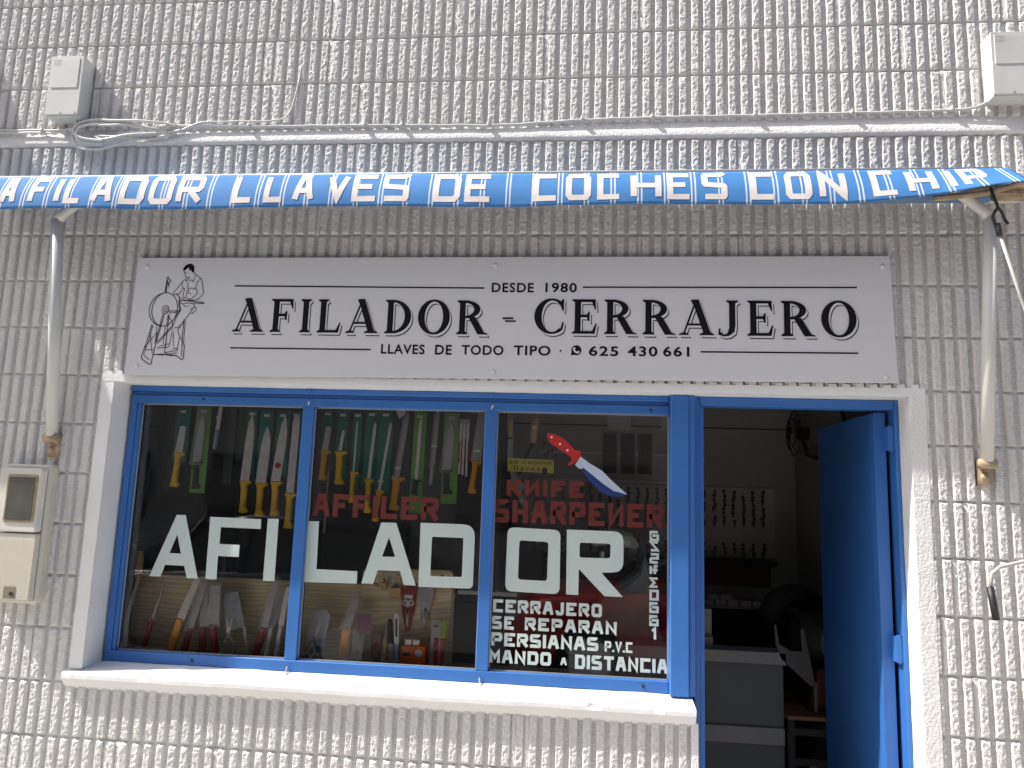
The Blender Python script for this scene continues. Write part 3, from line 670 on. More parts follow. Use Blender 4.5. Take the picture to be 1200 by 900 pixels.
for X in (1.320, 2.078):
    for z, dzz in ((1.985, 1), (.918, -1)):
        g = G(); g.tube([(X-.004,.104,z+.012*dzz),(X+.006,.098,z+.026*dzz),(X+.016,.10,z+.014*dzz)] if dzz > 0 else [(X-.004,.108,z),(X,.09,z-.012),(X+.008,.08,z-.022),(X+.014,.08,z-.016)], .0045 if dzz > 0 else .0028, 6); obj('latch', g, blue if dzz > 0 else dsteel, wn)
        if dzz > 0: g = G(); g.tube([(X+.004,.108,1.95),(X+.010,.098,1.962)], .004, 6); obj('latch', g, dsteel, wn)
for X, Z in ((.872,1.962),(2.712,1.958),(.925,.921),(2.69,.922)):
    g = G(); g.tube([(X,.112,Z),(X,.1065,Z)], .0058, 10); obj('screw_hole', g, blk, wn)
for a, b in ((.5942,1.2998),(1.3472,2.0568),(2.1042,2.7833)):
    g = G(); g.box(a, b, .135, .140, .9427, 1.9413); p = obj('pane', g, glass, wn)
    g = G(); 
    for q in ((a,a+.004,.9427,1.9413),(b-.004,b,.9427,1.9413),(a,b,.9427,.9467),(a,b,1.9373,1.9413)): g.box(q[0], q[1], .131, .1349, q[2], q[3])
    obj('glazing_bead', g, mat('grey_sealant', (.32,.34,.33), .6), wn)
YL = .1340
def poly(g, out, holes=(), r=0): g.prism(roundpoly(out, r) if r else out, YL, YL+.0004, 0, holes)
g = G(); poly(g, [(.789,1.484),(.828,1.484),(.905,1.233),(.858,1.233),(.842,1.281),(.760,1.281),(.745,1.234),(.697,1.234)], [[(.800,1.405),(.823,1.329),(.774,1.329)]]); obj('big_letter', g, vinyl, wn)
g = G(); poly(g, [(.934,1.481),(1.151,1.479),(1.153,1.440),(.983,1.441),(.984,1.374),(1.069,1.373),(1.070,1.325),(.982,1.326),(.984,1.233),(.937,1.233)]); obj('big_letter', g, vinyl, wn)
g = G(); poly(g, [(1.179,1.482),(1.225,1.483),(1.227,1.237),(1.179,1.236)]); obj('big_letter', g, vinyl, wn)
g = G(); poly(g, [(1.349,1.479),(1.394,1.479),(1.397,1.291),(1.565,1.290),(1.566,1.242),(1.349,1.239)]); obj('big_letter', g, vinyl, wn)
g = G(); poly(g, [(1.651,1.484),(1.712,1.485),(1.804,1.245),(1.756,1.245),(1.738,1.298),(1.648,1.298),(1.632,1.244),(1.584,1.244)], [[(1.686,1.427),(1.715,1.352),(1.662,1.351)]]); obj('big_letter', g, vinyl, wn)
g = G(); poly(g, roundpoly([(1.811,1.489),(2.031,1.489),(2.031,1.243),(1.815,1.241)], [0,.05,.02,0]), [roundpoly([(1.860,1.436),(1.986,1.436),(1.986,1.286),(1.860,1.284)], .006)]); obj('big_letter', g, vinyl, wn)
g = G(); poly(g, roundpoly([(2.160,1.485),(2.368,1.481),(2.370,1.237),(2.158,1.240)], .028), [roundpoly([(2.208,1.436),(2.322,1.433),(2.320,1.285),(2.207,1.286)], .012)]); obj('big_letter', g, vinyl, wn)
g = G(); poly(g, roundpoly([(2.393,1.484),(2.612,1.484),(2.613,1.330),(2.528,1.326),(2.612,1.238),(2.542,1.238),(2.442,1.336),(2.442,1.238),(2.395,1.238)], [0,.04,.05,.005,0,0,0,0,0]), [roundpoly([(2.444,1.436),(2.563,1.436),(2.562,1.381),(2.444,1.379)], .01)]); obj('big_letter', g, vinyl, wn)
y_ = YL-.0001
for a_ in (('CERRAJERO', 2.114, 2.533, 1.159, 1.208, .0122, .26), ('SE', 2.112, 2.197, 1.096, 1.145, .0122, .26), ('REPARAN', 2.240, 2.590, 1.097, 1.145, .0122, .26), ('PERSIANAS', 2.112, 2.521, 1.034, 1.084, .0122, .22),
    ('P.V.C', 2.546, 2.650, 1.034, 1.073, .0085, .22), ('MANDO', 2.107, 2.343, .971, 1.020, .0122, .22), ('A', 2.380, 2.403, .976, 1.004, .0075, .22), ('DISTANCIA', 2.435, 2.781, .966, 1.018, .0122, .22)):
    letter_row(*a_[:6], y_, a_[6], vinyl, wn)
dg = G(); DX0, DX1 = 2.717, 2.743
def dgl(z1, z0, pls):
    for k, pl in enumerate(pls): dg.ribbon([(DX0+(DX1-DX0)*a, z0+(z1-z0)*b_) for a, b_ in pl], .0048, y_-.0001*k)
six = [[(1,1),(0,1),(0,0),(1,0),(1,.55),(0,.55)]]
zz = [1.487,1.448,1.403,1.359,1.312,1.266,1.220,1.172,1.128]
dgl(zz[0], zz[0]-.030, six); dgl(zz[1], zz[1]-.030, [[(0,0),(1,0),(0,1),(1,1)]]); dgl(zz[2], zz[2]-.030, [[(0,1),(1,1),(1,.5),(.1,.5),(0,.4),(0,0),(1,0)]][:1])
dgl(zz[3], zz[3]-.030, [[(0,1),(0,.5),(1,.5)], [(1,1),(.6,1),(.6,.0)], [(0,.5),(.02,0)]]); dgl(zz[4], zz[4]-.030, [[(1,1),(0,1),(.55,.5),(0,0),(1,0)]])
dgl(zz[5], zz[5]-.031, [[(0,0),(0,1),(1,1),(1,0),(0,0)]]); dgl(zz[6], zz[6]-.031, six); dgl(zz[7], zz[7]-.031, six); dgl(zz[8], zz[8]-.040, [[(.25,.75),(.65,1),(.65,0)]])
obj('phone_number', dg, vinyl, wn)
letter_row('AFFILER', 1.366, 1.880, 1.499, 1.590, .021, YL, .22, redp, wn, 'red_letter'); letter_row('KИIFE', 2.152, 2.455, 1.607, 1.672, .0185, YL, .30, redp, wn, 'red_letter'); letter_row('SHARPEИER', 2.103, 2.762, 1.502, 1.592, .0205, YL, .24, redp, wn, 'red_letter')
k_ = thing('knife_sticker', 'large knife sticker with red grip and blue edge on the right pane', 'sticker', (2.46, .141, 1.74))
g = G(); g.prism([(2.304,1.850),(2.312,1.860),(2.332,1.857),(2.372,1.838),(2.404,1.809),(2.416,1.793),(2.430,1.795),(2.442,1.788),(2.439,1.766),(2.415,1.744),(2.397,1.732),(2.390,1.736),(2.404,1.752),(2.406,1.762),(2.388,1.778),(2.350,1.800),(2.318,1.822)], YL, YL+.0004); h_ = obj('handle', g, bredm, k_)
for a, b_ in ((2.324,1.843),(2.358,1.817),(2.388,1.793)): g = G(); g.prism(ell(a,b_,.0042,.0042,n=8), YL-.0003, None); obj('rivet', g, paper, h_)
g = G(); g.prism([(2.441,1.770),(2.470,1.748),(2.526,1.716),(2.563,1.680),(2.600,1.648),(2.625,1.626),(2.600,1.624),(2.560,1.630),(2.510,1.665),(2.450,1.722),(2.436,1.722),(2.419,1.736)], YL, YL+.0004); obj('blade', g, mat('pale_print', (.45,.52,.62), .5), k_)
g = G(); g.prism([(2.449,1.728),(2.480,1.705),(2.530,1.666),(2.570,1.640),(2.625,1.626),(2.590,1.617),(2.555,1.619),(2.520,1.636),(2.480,1.674),(2.452,1.706)], YL-.0003, None); obj('edge', g, mat('navy_print', (.01,.03,.16), .5), k_)
k_ = thing('yellow_notice', 'small yellow card reading se copian llaves, taped in the right pane', 'notice', (2.24, .15, 1.73))
g = G(); g.prism([(2.148,1.757),(2.335,1.754),(2.335,1.702),(2.150,1.704)], .150, .151); obj('card', g, yelc, k_)
g = G(); V, F = font_text('se copian', 2.156, 2.326, 1.730, 1.751, .1494, .0, 1.15); g.add(V, F); V, F = font_text('llaves', 2.176, 2.280, 1.708, 1.728, .1494, .0, 1.15); g.add(V, F); g.prism(ell(2.299,1.713,.011,.011,n=14), .1493, None); g.box(2.290,2.308,.1491,.1494,1.698,1.709); obj('lettering', g, blk, k_)

# ================================================================== DOOR
dr = thing('shop_door', 'open blue metal door swung inwards beside the shop window', 'door', (3.27, .12, 0))
def db(name, x0, x1, y0, y1, z0, z1, mm=blue, c=.002, par=None):
    g = G(); g.box(x0, x1, y0, y1, z0, z1, c); return obj(name, g, mm, par or dr)
db('frame_post', 2.8762, 2.898, .103, .17, .006, 2.0142); db('frame_post', 2.8982, 2.9145, .110, .17, .006, 1.979)
db('frame_post', 3.622, 3.637, .098, .17, .006, 2.0142); db('frame_head', 2.8985, 3.6215, .100, .17, 1.9795, 2.0142)
ang = R(89.5)                                     # leaf hinged on the right, opened inwards
def leaf_pt(u, t_, z): # u along leaf from hinge, t_ thickness
    hx, hy = 3.606, .150
    d = Vector((-math.cos(ang), math.sin(ang))); n_ = Vector((-d.y, d.x))
    return (hx+d.x*u+n_.x*t_, hy+d.y*u+n_.y*t_, z)
def leafbox(name, u0, u1, t0, t1, z0, z1, mm, par):
    g = G(); v = [leaf_pt(u, t_, z) for z in (z0, z1) for (u, t_) in ((u0,t0),(u1,t0),(u1,t1),(u0,t1))]
    g.add(v, [(0,1,2,3),(7,6,5,4),(0,4,5,1),(1,5,6,2),(2,6,7,3),(3,7,4,0)]); return obj(name, g, mm, par)
lf = leafbox('door_leaf', 0, .69, 0, .038, .01, 1.972, bluedoor, dr)
leafbox('stile', .0, .045, .0382, .043, .012, 1.970, blue, lf); 
for z in (1.82, 1.05, .25):
    g = G(); g.tube([(3.613,.118,z),(3.613,.118,z+.10)], .008, 10); obj('hinge', g, blue, dr)
    g = G(); g.box(3.600, 3.621, .110, .150, z+.005, z+.095); obj('hinge_plate', g, blue, dr)

# ================================================================== SERVICES ON THE WALL
def jbox(label, x0, x1, z0, z1, logo_right=False):
    b = thing('junction_box', label, 'electrical box', (x0, 0, z0))
    g = G(); g.prism(rect(x0,x1,z0,z1,.004), -.064, .012, .002); obj('case', g, pvc, b)
    g = G(); g.prism(rect(x0-.002,x1+.002,z0+.006,z1+.001,.004), -.071, -.0642, .0015); l = obj('lid', g, pvc, b)
    g = G(); g.prism(rect(x0+.010,x1-.014,z0+.128,z1-.012,.002), -.0735, -.0712, .001); obj('door_flap', g, pvc, l)
    g = G(); g.ribbon([(x0+.018,z1-.040),(x0+.018,z1-.018),(x0+.048,z1-.018),(x0+.048,z1-.040),(x0+.018,z1-.040)], .001, -.0738); g.ribbon([(x0+.023,z1-.034),(x0+.040,z1-.034),(x0+.028,z1-.024),(x0+.043,z1-.024)], .0012, -.0739); obj('emblem', g, mat('moulded_grey', (.42,.42,.40), .5), l)
    for X in (x0+.07, x1-.012): g = G(); g.tube([(X,-.0715,z0+.012),(X,-.0745,z0+.012)], .005, 10); obj('screw', g, dsteel, l)
    return b
jbox('white junction box at the upper left above the coiled cable', .136, .283, 3.142, 3.416)
jbox('white junction box at the upper right edge where the long cable ends', 3.966, 4.150, 3.156, 3.415)
cb = thing('wall_cable', 'white painted cable run clipped along the ledge, coiled at its left end', 'cable', (2, -.01, 3.11))
def cable(pts, r=.0045, par=cb, name='cable_run'):
    P_ = smoothcurve(pts, 8); g = G(); g.tube([p+Vector((0,0,.0012*math.sin(p.x*40))) for p in P_], r, 8); return obj(name, g, polem, par, smooth=True)
run = [(-.9,-.008,3.118),(-.3,-.008,3.116),(-.05,-.008,3.112),(.10,-.008,3.110),(.20,-.014,3.108),(.262,-.02,3.120)]
cable(run); cable([(-.9,-.006,3.105),(-.1,-.008,3.101),(.13,-.008,3.099),(.2,-.008,3.102)], .0038)
cable([(.62,-.010,3.120),(.80,-.006,3.121),(1.1,-.004,3.114),(1.5,-.003,3.112),(1.9,-.003,3.106),(2.04,-.003,3.103),(2.2,-.003,3.108),(2.42,-.003,3.120),(2.75,-.003,3.127),(3.05,-.003,3.128),(3.4,-.003,3.131),(3.78,-.004,3.134),(3.92,-.010,3.142),(3.975,-.018,3.165)], .0055)
cable([(.255,-.03,3.142),(.258,-.03,3.118),(.285,-.028,3.100)], .006); cable([(.272,-.03,3.142),(.275,-.03,3.125),(.30,-.028,3.112)], .006)
for (x0, x1, z0, z1, q) in ((.25,.56,3.005,3.128,.0),(.265,.52,3.028,3.120,.004),(.258,.60,3.045,3.132,.008),(.275,.48,3.040,3.110,.012)):
    zc = (z0+z1)/2
    cable([(x1+.10,-.012,zc+.030),(x1,-.022-q,zc+.042),(x1-.1,-.03-q,z1),(x0+.08,-.032-q,z1+.004),(x0+.015,-.034-q,zc+.032),(x0,-.036-q,zc-.004),(x0+.04,-.036-q,z0+.008),(x0+.12,-.034-q,z0),(x1-.12,-.03-q,z0+.02),(x1-.02,-.022-q,zc-.012),(x1+.06,-.014,zc-.004),(x1+.12,-.012,zc+.012)], .0055)
cable([(.50,-.014,3.075),(.58,-.012,3.068),(.66,-.012,3.072),(.70,-.010,3.090),(.76,-.010,3.118),(.82,-.010,3.134),(.95,-.010,3.136),(1.08,-.009,3.135),(1.16,-.009,3.142),(1.19,-.009,3.170),(1.205,-.007,3.22),(1.217,-.004,3.30),(1.222,.004,3.40),(1.218,.008,3.60),(1.222,.008,3.9)], .0036)
for X, Z in ((.085,3.108),(.37,3.128),(1.02,3.116),(1.52,3.111),(1.68,3.109),(2.04,3.104),(2.42,3.120),(2.70,3.126),(3.10,3.128),(3.47,3.131),(3.84,3.136),(.66,3.120)):
    g = G(); g.tube([(X-.006,-.010,Z),(X+.006,-.010,Z)], .0095, 8); g.tube([(X,-.004,Z+.010),(X,-.018,Z+.011)], .0032, 6); obj('clip', g, polem, cb, smooth=True)

mt = thing('meter_box', 'aged beige wall meter box with a dark window and ribbed lower flap', 'meter box', (.24, 0, 1.14))
g = G(); g.prism(roundpoly([(.150,1.130),(.352,1.130),(.348,1.668),(.150,1.668)], .02), -.045, .012, .010); obj('case', g, beige, mt)
lid = G(); lid.prism(rect(.160,.340,1.404,1.652,.014), -.082, -.0515, .006); lo = obj('upper_lid', lid, mat('pale_beige_plastic', (.66,.64,.58), .5, var=.07, vs=12, dirt=.4), mt)
g = G(); g.prism(rect(.198,.328,1.440,1.626,.012), -.0865, -.0822, .004, ); obj('window_rim', g, mat('yellowed_rim', (.34,.27,.15), .6, var=.25, vs=30), lo)
g = G(); g.prism(rect(.207,.319,1.449,1.617,.008), -.0880, -.0867, .001); obj('meter_glass', g, mat('grimy_glass', (.09,.088,.078), .35, var=.2, vs=14), lo)
g = G(); g.prism(rect(.160,.342,1.146,1.398,.008), -.076, -.0515, .004, [rect(.166,.204,1.152,1.188)] if False else ()); lo2 = obj('lower_flap', g, beige, mt)
zg = G()
for k in range(34):
    X = .166+k*.0052
    pl = [(X+.0016*(1 if j % 2 else -1), 1.162+j*.0135) for j in range(17)]
    if .226 < X < .292: pl = pl[3:]
    zg.ribbon([p for p in pl if p[1] < 1.388], .0012, -.0772)
obj('ribbing', zg, mat('cream_plastic', (.70,.66,.56), .55, var=.05), lo2)
g = G(); g.box(.236,.284,-.0780,-.0765,1.153,1.196); l3 = obj('lock_recess', g, mat('recess_beige', (.22,.19,.14), .7), lo2)
g = G(); g.tube([(.270,-.0785,1.170),(.270,-.0815,1.170)], .0075, 10); obj('lock_cylinder', g, blk, l3)

# ================================================================== SHOP INTERIOR
IB = 2.10
g = G(); g.box(.1, 3.83, .2, IB+.2, -.02, .003); obj('floor', g, tilem, kind='structure')
g = G(); g.box(.1, 3.83, .2, IB+.2, 2.5, 2.6); obj('ceiling', g, inwall, kind='structure')
iw = thing('back_wall', 'drab interior back wall of the shop seen through glass and door', 'wall', (2, IB, 0))
g = G(); g.box(.0, 3.9, IB, IB+.15, 0, 2.5); obj('wall_face', g, inwall, iw)
for z, zz_ in ((2.085,.006),):
    g = G(); g.box(.1, 3.76, IB-.006, IB, z, z+.006); obj('rail', g, dark, iw)
for z in (1.90, 1.72):
    g = G(); g.box(2.15, 3.0, IB-.02, IB, z, z+.012); obj('rail', g, mat('pale_rail', (.55,.53,.5), .5), iw)
s_ = thing('side_wall', 'drab interior side wall of the shop behind the open door', 'wall', (3.8, 1, 0)); g = G(); g.box(3.79, 3.9, .2, IB, 0, 2.5); obj('wall_face', g, inwall, s_)
g = G(); g.box(3.782, 3.79, .25, IB, 1.93, 1.95); obj('rail', g, mat('grey_brown_rail', (.2,.19,.17), .6), s_)  # grey-brown strip along the side wall
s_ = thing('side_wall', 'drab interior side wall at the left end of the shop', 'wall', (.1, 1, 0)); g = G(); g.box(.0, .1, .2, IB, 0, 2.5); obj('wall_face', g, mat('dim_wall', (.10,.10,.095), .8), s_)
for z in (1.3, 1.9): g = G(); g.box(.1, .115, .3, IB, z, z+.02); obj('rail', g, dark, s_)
# tall dark cabinet filling the back behind the left panes
cbt = thing('dark_cabinet', 'tall dark cabinet standing behind the left and middle window panes', 'cabinet', (1.1, 1.2, 0))
g = G(); g.box(.12, 2.02, 1.1, 1.6, .01, 2.3, .005); obj('carcass', g, mat('dark_board', (.085,.082,.075), .6, var=.2), cbt)
for k in range(4):
    g = G(); g.box(.14+k*.47, .59+k*.47, 1.085, 1.0985, .05, 2.27, .003); do = obj('cabinet_door', g, mat('dark_board2', (.10,.095,.088), .5, var=.25), cbt)
    g = G(); g.box(.55+k*.47, .56+k*.47, 1.06, 1.084, 1.1, 1.25); obj('handle', g, dsteel, do)
# key board
kb = thing('key_board', 'pale pegboard hung with columns of small dark keys on the back wall', 'key board', (2.9, IB-.02, 1.5))
g = G(); g.box(2.10, 3.66, IB-.018, IB-.007, 1.272, 1.71, .002); obj('panel', g, mat('pale_board', (.42,.405,.375), .7), kb)
g = G(); rk = random.Random(3)
for c_ in range(25):
    X = 2.14+c_*.060
    for z1, nn in ((1.685, 8), (1.36, 3)):
        for k in range(nn):
            z = z1-k*.027-rk.uniform(0,.008); dx = rk.uniform(-.006,.006)
            if rk.random() < .08: continue
            g.prism(ell(X+dx, z, .0115, .0115, n=7), IB-.034, IB-.026); g.box(X+dx-.0045, X+dx+.0045, IB-.032, IB-.028, z-.03, z-.007)
obj('hanging_keys', g, mat('key_metal', (.06,.055,.05), .45, metal=.6), kb, kind='stuff')
for k, X in enumerate((2.62, 2.735, 2.845)):
    p = thing('blister_pack', ['dark blister pack on the back wall rail, left of three', 'dark blister pack on the back wall rail, middle of three', 'dark blister pack on the back wall rail, right of three'][k], 'blister pack', (X, IB-.03, 1.9), 'blister packs on the back wall')
    g = G(); g.box(X-.042, X+.042, IB-.030, IB-.022, 1.775, 2.035, .001); obj('card', g, mat('dark_card', (.04,.045,.042), .5), p)
    g = G(); g.prism(ell(X, 1.935, .018, .034, n=12), IB-.04, IB-.031, .004); g.box(X-.03, X+.03, IB-.034, IB-.0305, 1.79, 1.865); obj('bubble', g, mat('dark_olive', (.05,.05,.03), .4), p)
    g = G(); g.box(X-.034, X+.034, IB-.0325, IB-.0305, 2.00, 2.022); obj('header', g, blk, p)
for x0, x1 in ((2.60, 2.75), (2.95, 3.14)):
    tag(obj('wall_paper', G().prism(rect(x0, x1, 2.06-.0, 2.18), IB-.010, IB-.0065), mat('pale_sheet', (.45,.44,.41), .7)), 'pale sheet pinned high on the back wall, %s' % ('above the blister packs' if x0 < 2.8 else 'to the right of the blister packs'), 'sheet')
# shelf unit under the board
su = thing('wall_shelf', 'dark shelf unit with a red back under the key board', 'shelf', (3.1, 1.95, 1.0))
g = G(); g.box(2.2, 3.62, 1.90, 1.925, 1.236, 1.268); g.box(2.2, 3.62, 1.925, 2.09, 1.240, 1.262); obj('shelf', g, dark, su)
g = G(); g.box(2.2, 3.62, 2.07, 2.09, 1.10, 1.238); obj('back_panel', g, mat('dim_red', (.12,.025,.02), .6), su)
g = G(); g.box(2.2, 3.70, 1.86, 2.09, .988, 1.004); obj('shelf', g, mat('grey_shelf', (.30,.30,.29), .5), su)
cx = G(); cx.box(-.024, .024, -.05, .05, 0, .030, .001); cme = cx.mesh('carton'); cme.materials.append(mat('pale_carton', (.42,.41,.39), .7, var=.12, vs=9))
for k in range(16):
    up_ = k >= 14; X = 2.62+k*.0735 if not up_ else 3.24+(k-14)*.075
    o = obj('small_carton', cme, None); o.location = (X, 1.93, 1.0045+(.0315 if up_ else 0)); o.scale = (1.35, 1, 1)
    tag(o, ['left small pale carton stacked on top of the carton row', 'right small pale carton stacked on top of the carton row'][k-14] if up_ else 'small pale carton standing in the bottom row on the grey shelf', 'carton', 'small cartons on the grey shelf')
lc = thing('dark_backing', 'black box added against the back wall to darken the space under the grey shelf', 'cabinet', (3, 1.9, 0))
g = G(); g.box(2.2, 3.72, 1.80, 2.09, .01, .986, .004); obj('carcass', g, dark, lc)  # added black box, stands in for the darkness below the shelf
# counter
ct = thing('counter', 'grey panelled shop counter with a pale top behind the doorway', 'counter', (2.9, 1, 0))
g = G(); g.box(2.40, 3.40, .93, 1.01, .01, .868); g.box(2.40, 2.85, 1.0105, 1.3, .01, .868); obj('counter_body', g, counterm, ct)
g = G(); g.box(2.38, 3.41, .90, 1.02, .869, .925, .003); g.box(2.38, 2.86, 1.0205, 1.32, .869, .925); obj('counter_top', g, countert, ct)
g = G(); g.box(2.40, 3.40, .915, .929, .51, .585, .002); obj('moulding', g, countert, ct)
tag(obj('white_card', G().prism(rect(2.93, 3.085, .926, 1.095), 1.0, 1.006), countert), 'pale card standing on the counter beside the door frame', 'card')
tag(obj('card_box', G().box(2.93, 3.086, .97, .998, .9262, .968), countert), 'low pale box on the counter in front of the card', 'box')
gm = thing('key_machine', 'grey-green key cutting machine with a raised hood behind the right pane', 'machine', (2.62, 1.1, .93))
mgm = mat('machine_green', (.15,.19,.16), .5, var=.2)
g = G(); g.prism([(2.50,.926),(2.84,.926),(2.83,1.02),(2.80,1.24),(2.76,1.36),(2.73,1.25),(2.66,1.19),(2.56,1.16),(2.50,1.05)], 1.02, 1.24, .02); obj('hood', g, mgm, gm)
g = G(); g.tube([(2.50,1.0,1.40),(2.58,.99,1.43),(2.68,1.0,1.41),(2.72,1.05,1.38)], [.03,.045,.04,.02], 10); obj('lamp', g, mat('machine_pale', (.35,.38,.35), .4), gm)
g = G(); g.tube([(2.55,1.0,1.2),(2.55,.97,1.35)], .012, 8); obj('arm', g, dsteel, gm)
# side table with grinder
tb = thing('machine_stand', 'dark narrow stand with a brown top holding the grinder', 'table', (3.57, 1, 0))
g = G(); g.prism([(3.40,.640),(3.77,.640),(3.77,.660),(3.40,.660)], .86, 1.28, .003); obj('tabletop', g, redwood, tb)
for X in (3.42, 3.74):
    for Y in (.89, 1.24): g = G(); g.box(X-.014, X+.014, Y-.014, Y+.014, .004, .639); obj('leg', g, dark, tb)
for z in (.57, .44): g = G(); g.box(3.435, 3.725, .88, .895, z, z+.03); obj('crossbar', g, dark, tb)
for X in (3.50, 3.60): g = G(); g.box(X, X+.03, .885, .9, .05, .44); obj('slat', g, counterm, tb)
gr = thing('bench_grinder', 'dark bench grinder with a red base and bent pale sheet guards', 'grinder', (3.58, 1.05, .66))
g = G(); g.prism([(3.52,.661),(3.77,.661),(3.76,.80),(3.66,.88),(3.56,.84)], .95, 1.2, .01); obj('base', g, mat('machine_red', (.07,.008,.008), .5), gr)
g = G(); g.tube([(3.50,1.08,.98),(3.76,1.08,.98)], .12, 20); obj('motor', g, dark, gr)
g = G(); g.tube([(3.66,.93,.97),(3.66,.98,.97)], .085, 20); g.tube([(3.66,.925,.97),(3.66,.93,.97)], .03, 12); obj('grinding_wheel', g, mat('grit', (.10,.10,.095), .8), gr)
g = G(); g.prism([(3.362,.960),(3.356,1.05),(3.366,1.05),(3.378,.965),(3.43,.935),(3.48,.935),(3.475,1.03),(3.49,1.04),(3.535,.80),(3.52,.78),(3.44,.85),(3.385,.90)], .90, .905); obj('sheet_guard', g, mat('pale_sheet_metal', (.05,.05,.048), .5), gr)
g = G(); g.box(3.53, 3.545, .90, .93, .665, .80); obj('post', g, mat('pale_sheet_metal', (.05,.05,.048), .5), gr)
bg_ = G(); bg_.tube(smoothcurve([(3.42,1.3,1.02),(3.48,1.3,1.12),(3.60,1.3,1.14),(3.70,1.3,1.04),(3.76,1.3,.98)], 5), .06, 10); tag(obj('dark_bag', bg_, dark, smooth=True), 'limp dark bag slumped behind the grinder against the wall', 'bag')
# wall fan
fn = thing('wall_fan', 'small caged wall fan mounted high on the side wall behind the door', 'fan', (3.72, 1.55, 2.05))
fc = Vector((3.66, 1.62, 2.02)); 
def ring(rad, x, r_=.003): g = G(); g.tube([fc+Vector((x, rad*math.cos(a), rad*math.sin(a))) for a in [2*math.pi*k/24 for k in range(25)]], r_, 6, False); return g
g = ring(.13, 0); [g.add(q.v, q.f) for q in (ring(.09, -.02), ring(.04, -.03))]
for k in range(12):
    a = 2*math.pi*k/12; g.tube([fc+Vector((-.03,0,0)), fc+Vector((-.02, .09*math.cos(a), .09*math.sin(a))), fc+Vector((0, .13*math.cos(a), .13*math.sin(a)))], .002, 5)
obj('cage', g, dark, fn)
for k in range(3):
    a = 2*math.pi*k/3+.3; g = G(); c_, s2 = math.cos(a), math.sin(a)
    g.add([tuple(fc+Vector((0,.01*c_,.01*s2))), tuple(fc+Vector((.012,.11*c_-.04*s2,.11*s2+.04*c_))), tuple(fc+Vector((-.012,.11*c_+.04*s2,.11*s2-.04*c_)))], [(0,1,2)]); obj('blade', g, mat('fan_blue', (.05,.08,.14), .4), fn)
g = G(); g.tube([fc+Vector((.02,0,0)), fc+Vector((.08,0,0))], .04, 12); g.tube([fc+Vector((.05,0,-.02)), fc+Vector((.07,0,-.12)), fc+Vector((.13,0,-.14))], .012, 8); obj('motor_arm', g, dark, fn)
g = G(); g.tube(smoothcurve([(3.78,1.3,2.3),(3.77,1.15,2.12),(3.77,1.05,1.98),(3.775,1.0,1.90)], 5), .008, 6); tag(obj('hanging_strap', g, dark), 'dark strap hanging on the side wall above the door leaf', 'strap')

# ================================================================== WINDOW DISPLAY
ds = thing('display_stand', 'low plain display stand inside the window just behind the glass', 'display base', (1.6, .3, .9))
g = G(); g.box(.56, 2.78, .165, .42, .86, .903); obj('base_board', g, mat('pale_base_board', (.45,.38,.27), .7), ds)
g = G(); g.box(.56, 2.10, .20, .42, 1.965, 1.985); obj('top_rail', g, dark, ds)
bd = tag(obj('display_board', G().prism([(.50,.905),(1.92,.905),(1.92,1.212),(1.62,1.214),(.50,1.214)], .362, .380, .002), oak), 'wide wood-grain board standing behind the lower row of tools', 'board')
bd = tag(obj('display_board', G().prism(roundpoly([(1.53,.905),(1.905,.905),(1.918,1.29),(1.528,1.285)], [0,0,.03,.03]), .335, .352, .002, [ell(1.87,1.262,.012,.007,n=12)]), woodmat('oak_board_pale', (.82,.72,.47), (.64,.54,.33), 4, .4)), 'narrow wood board with rounded top leaning in front of the wide one', 'board')

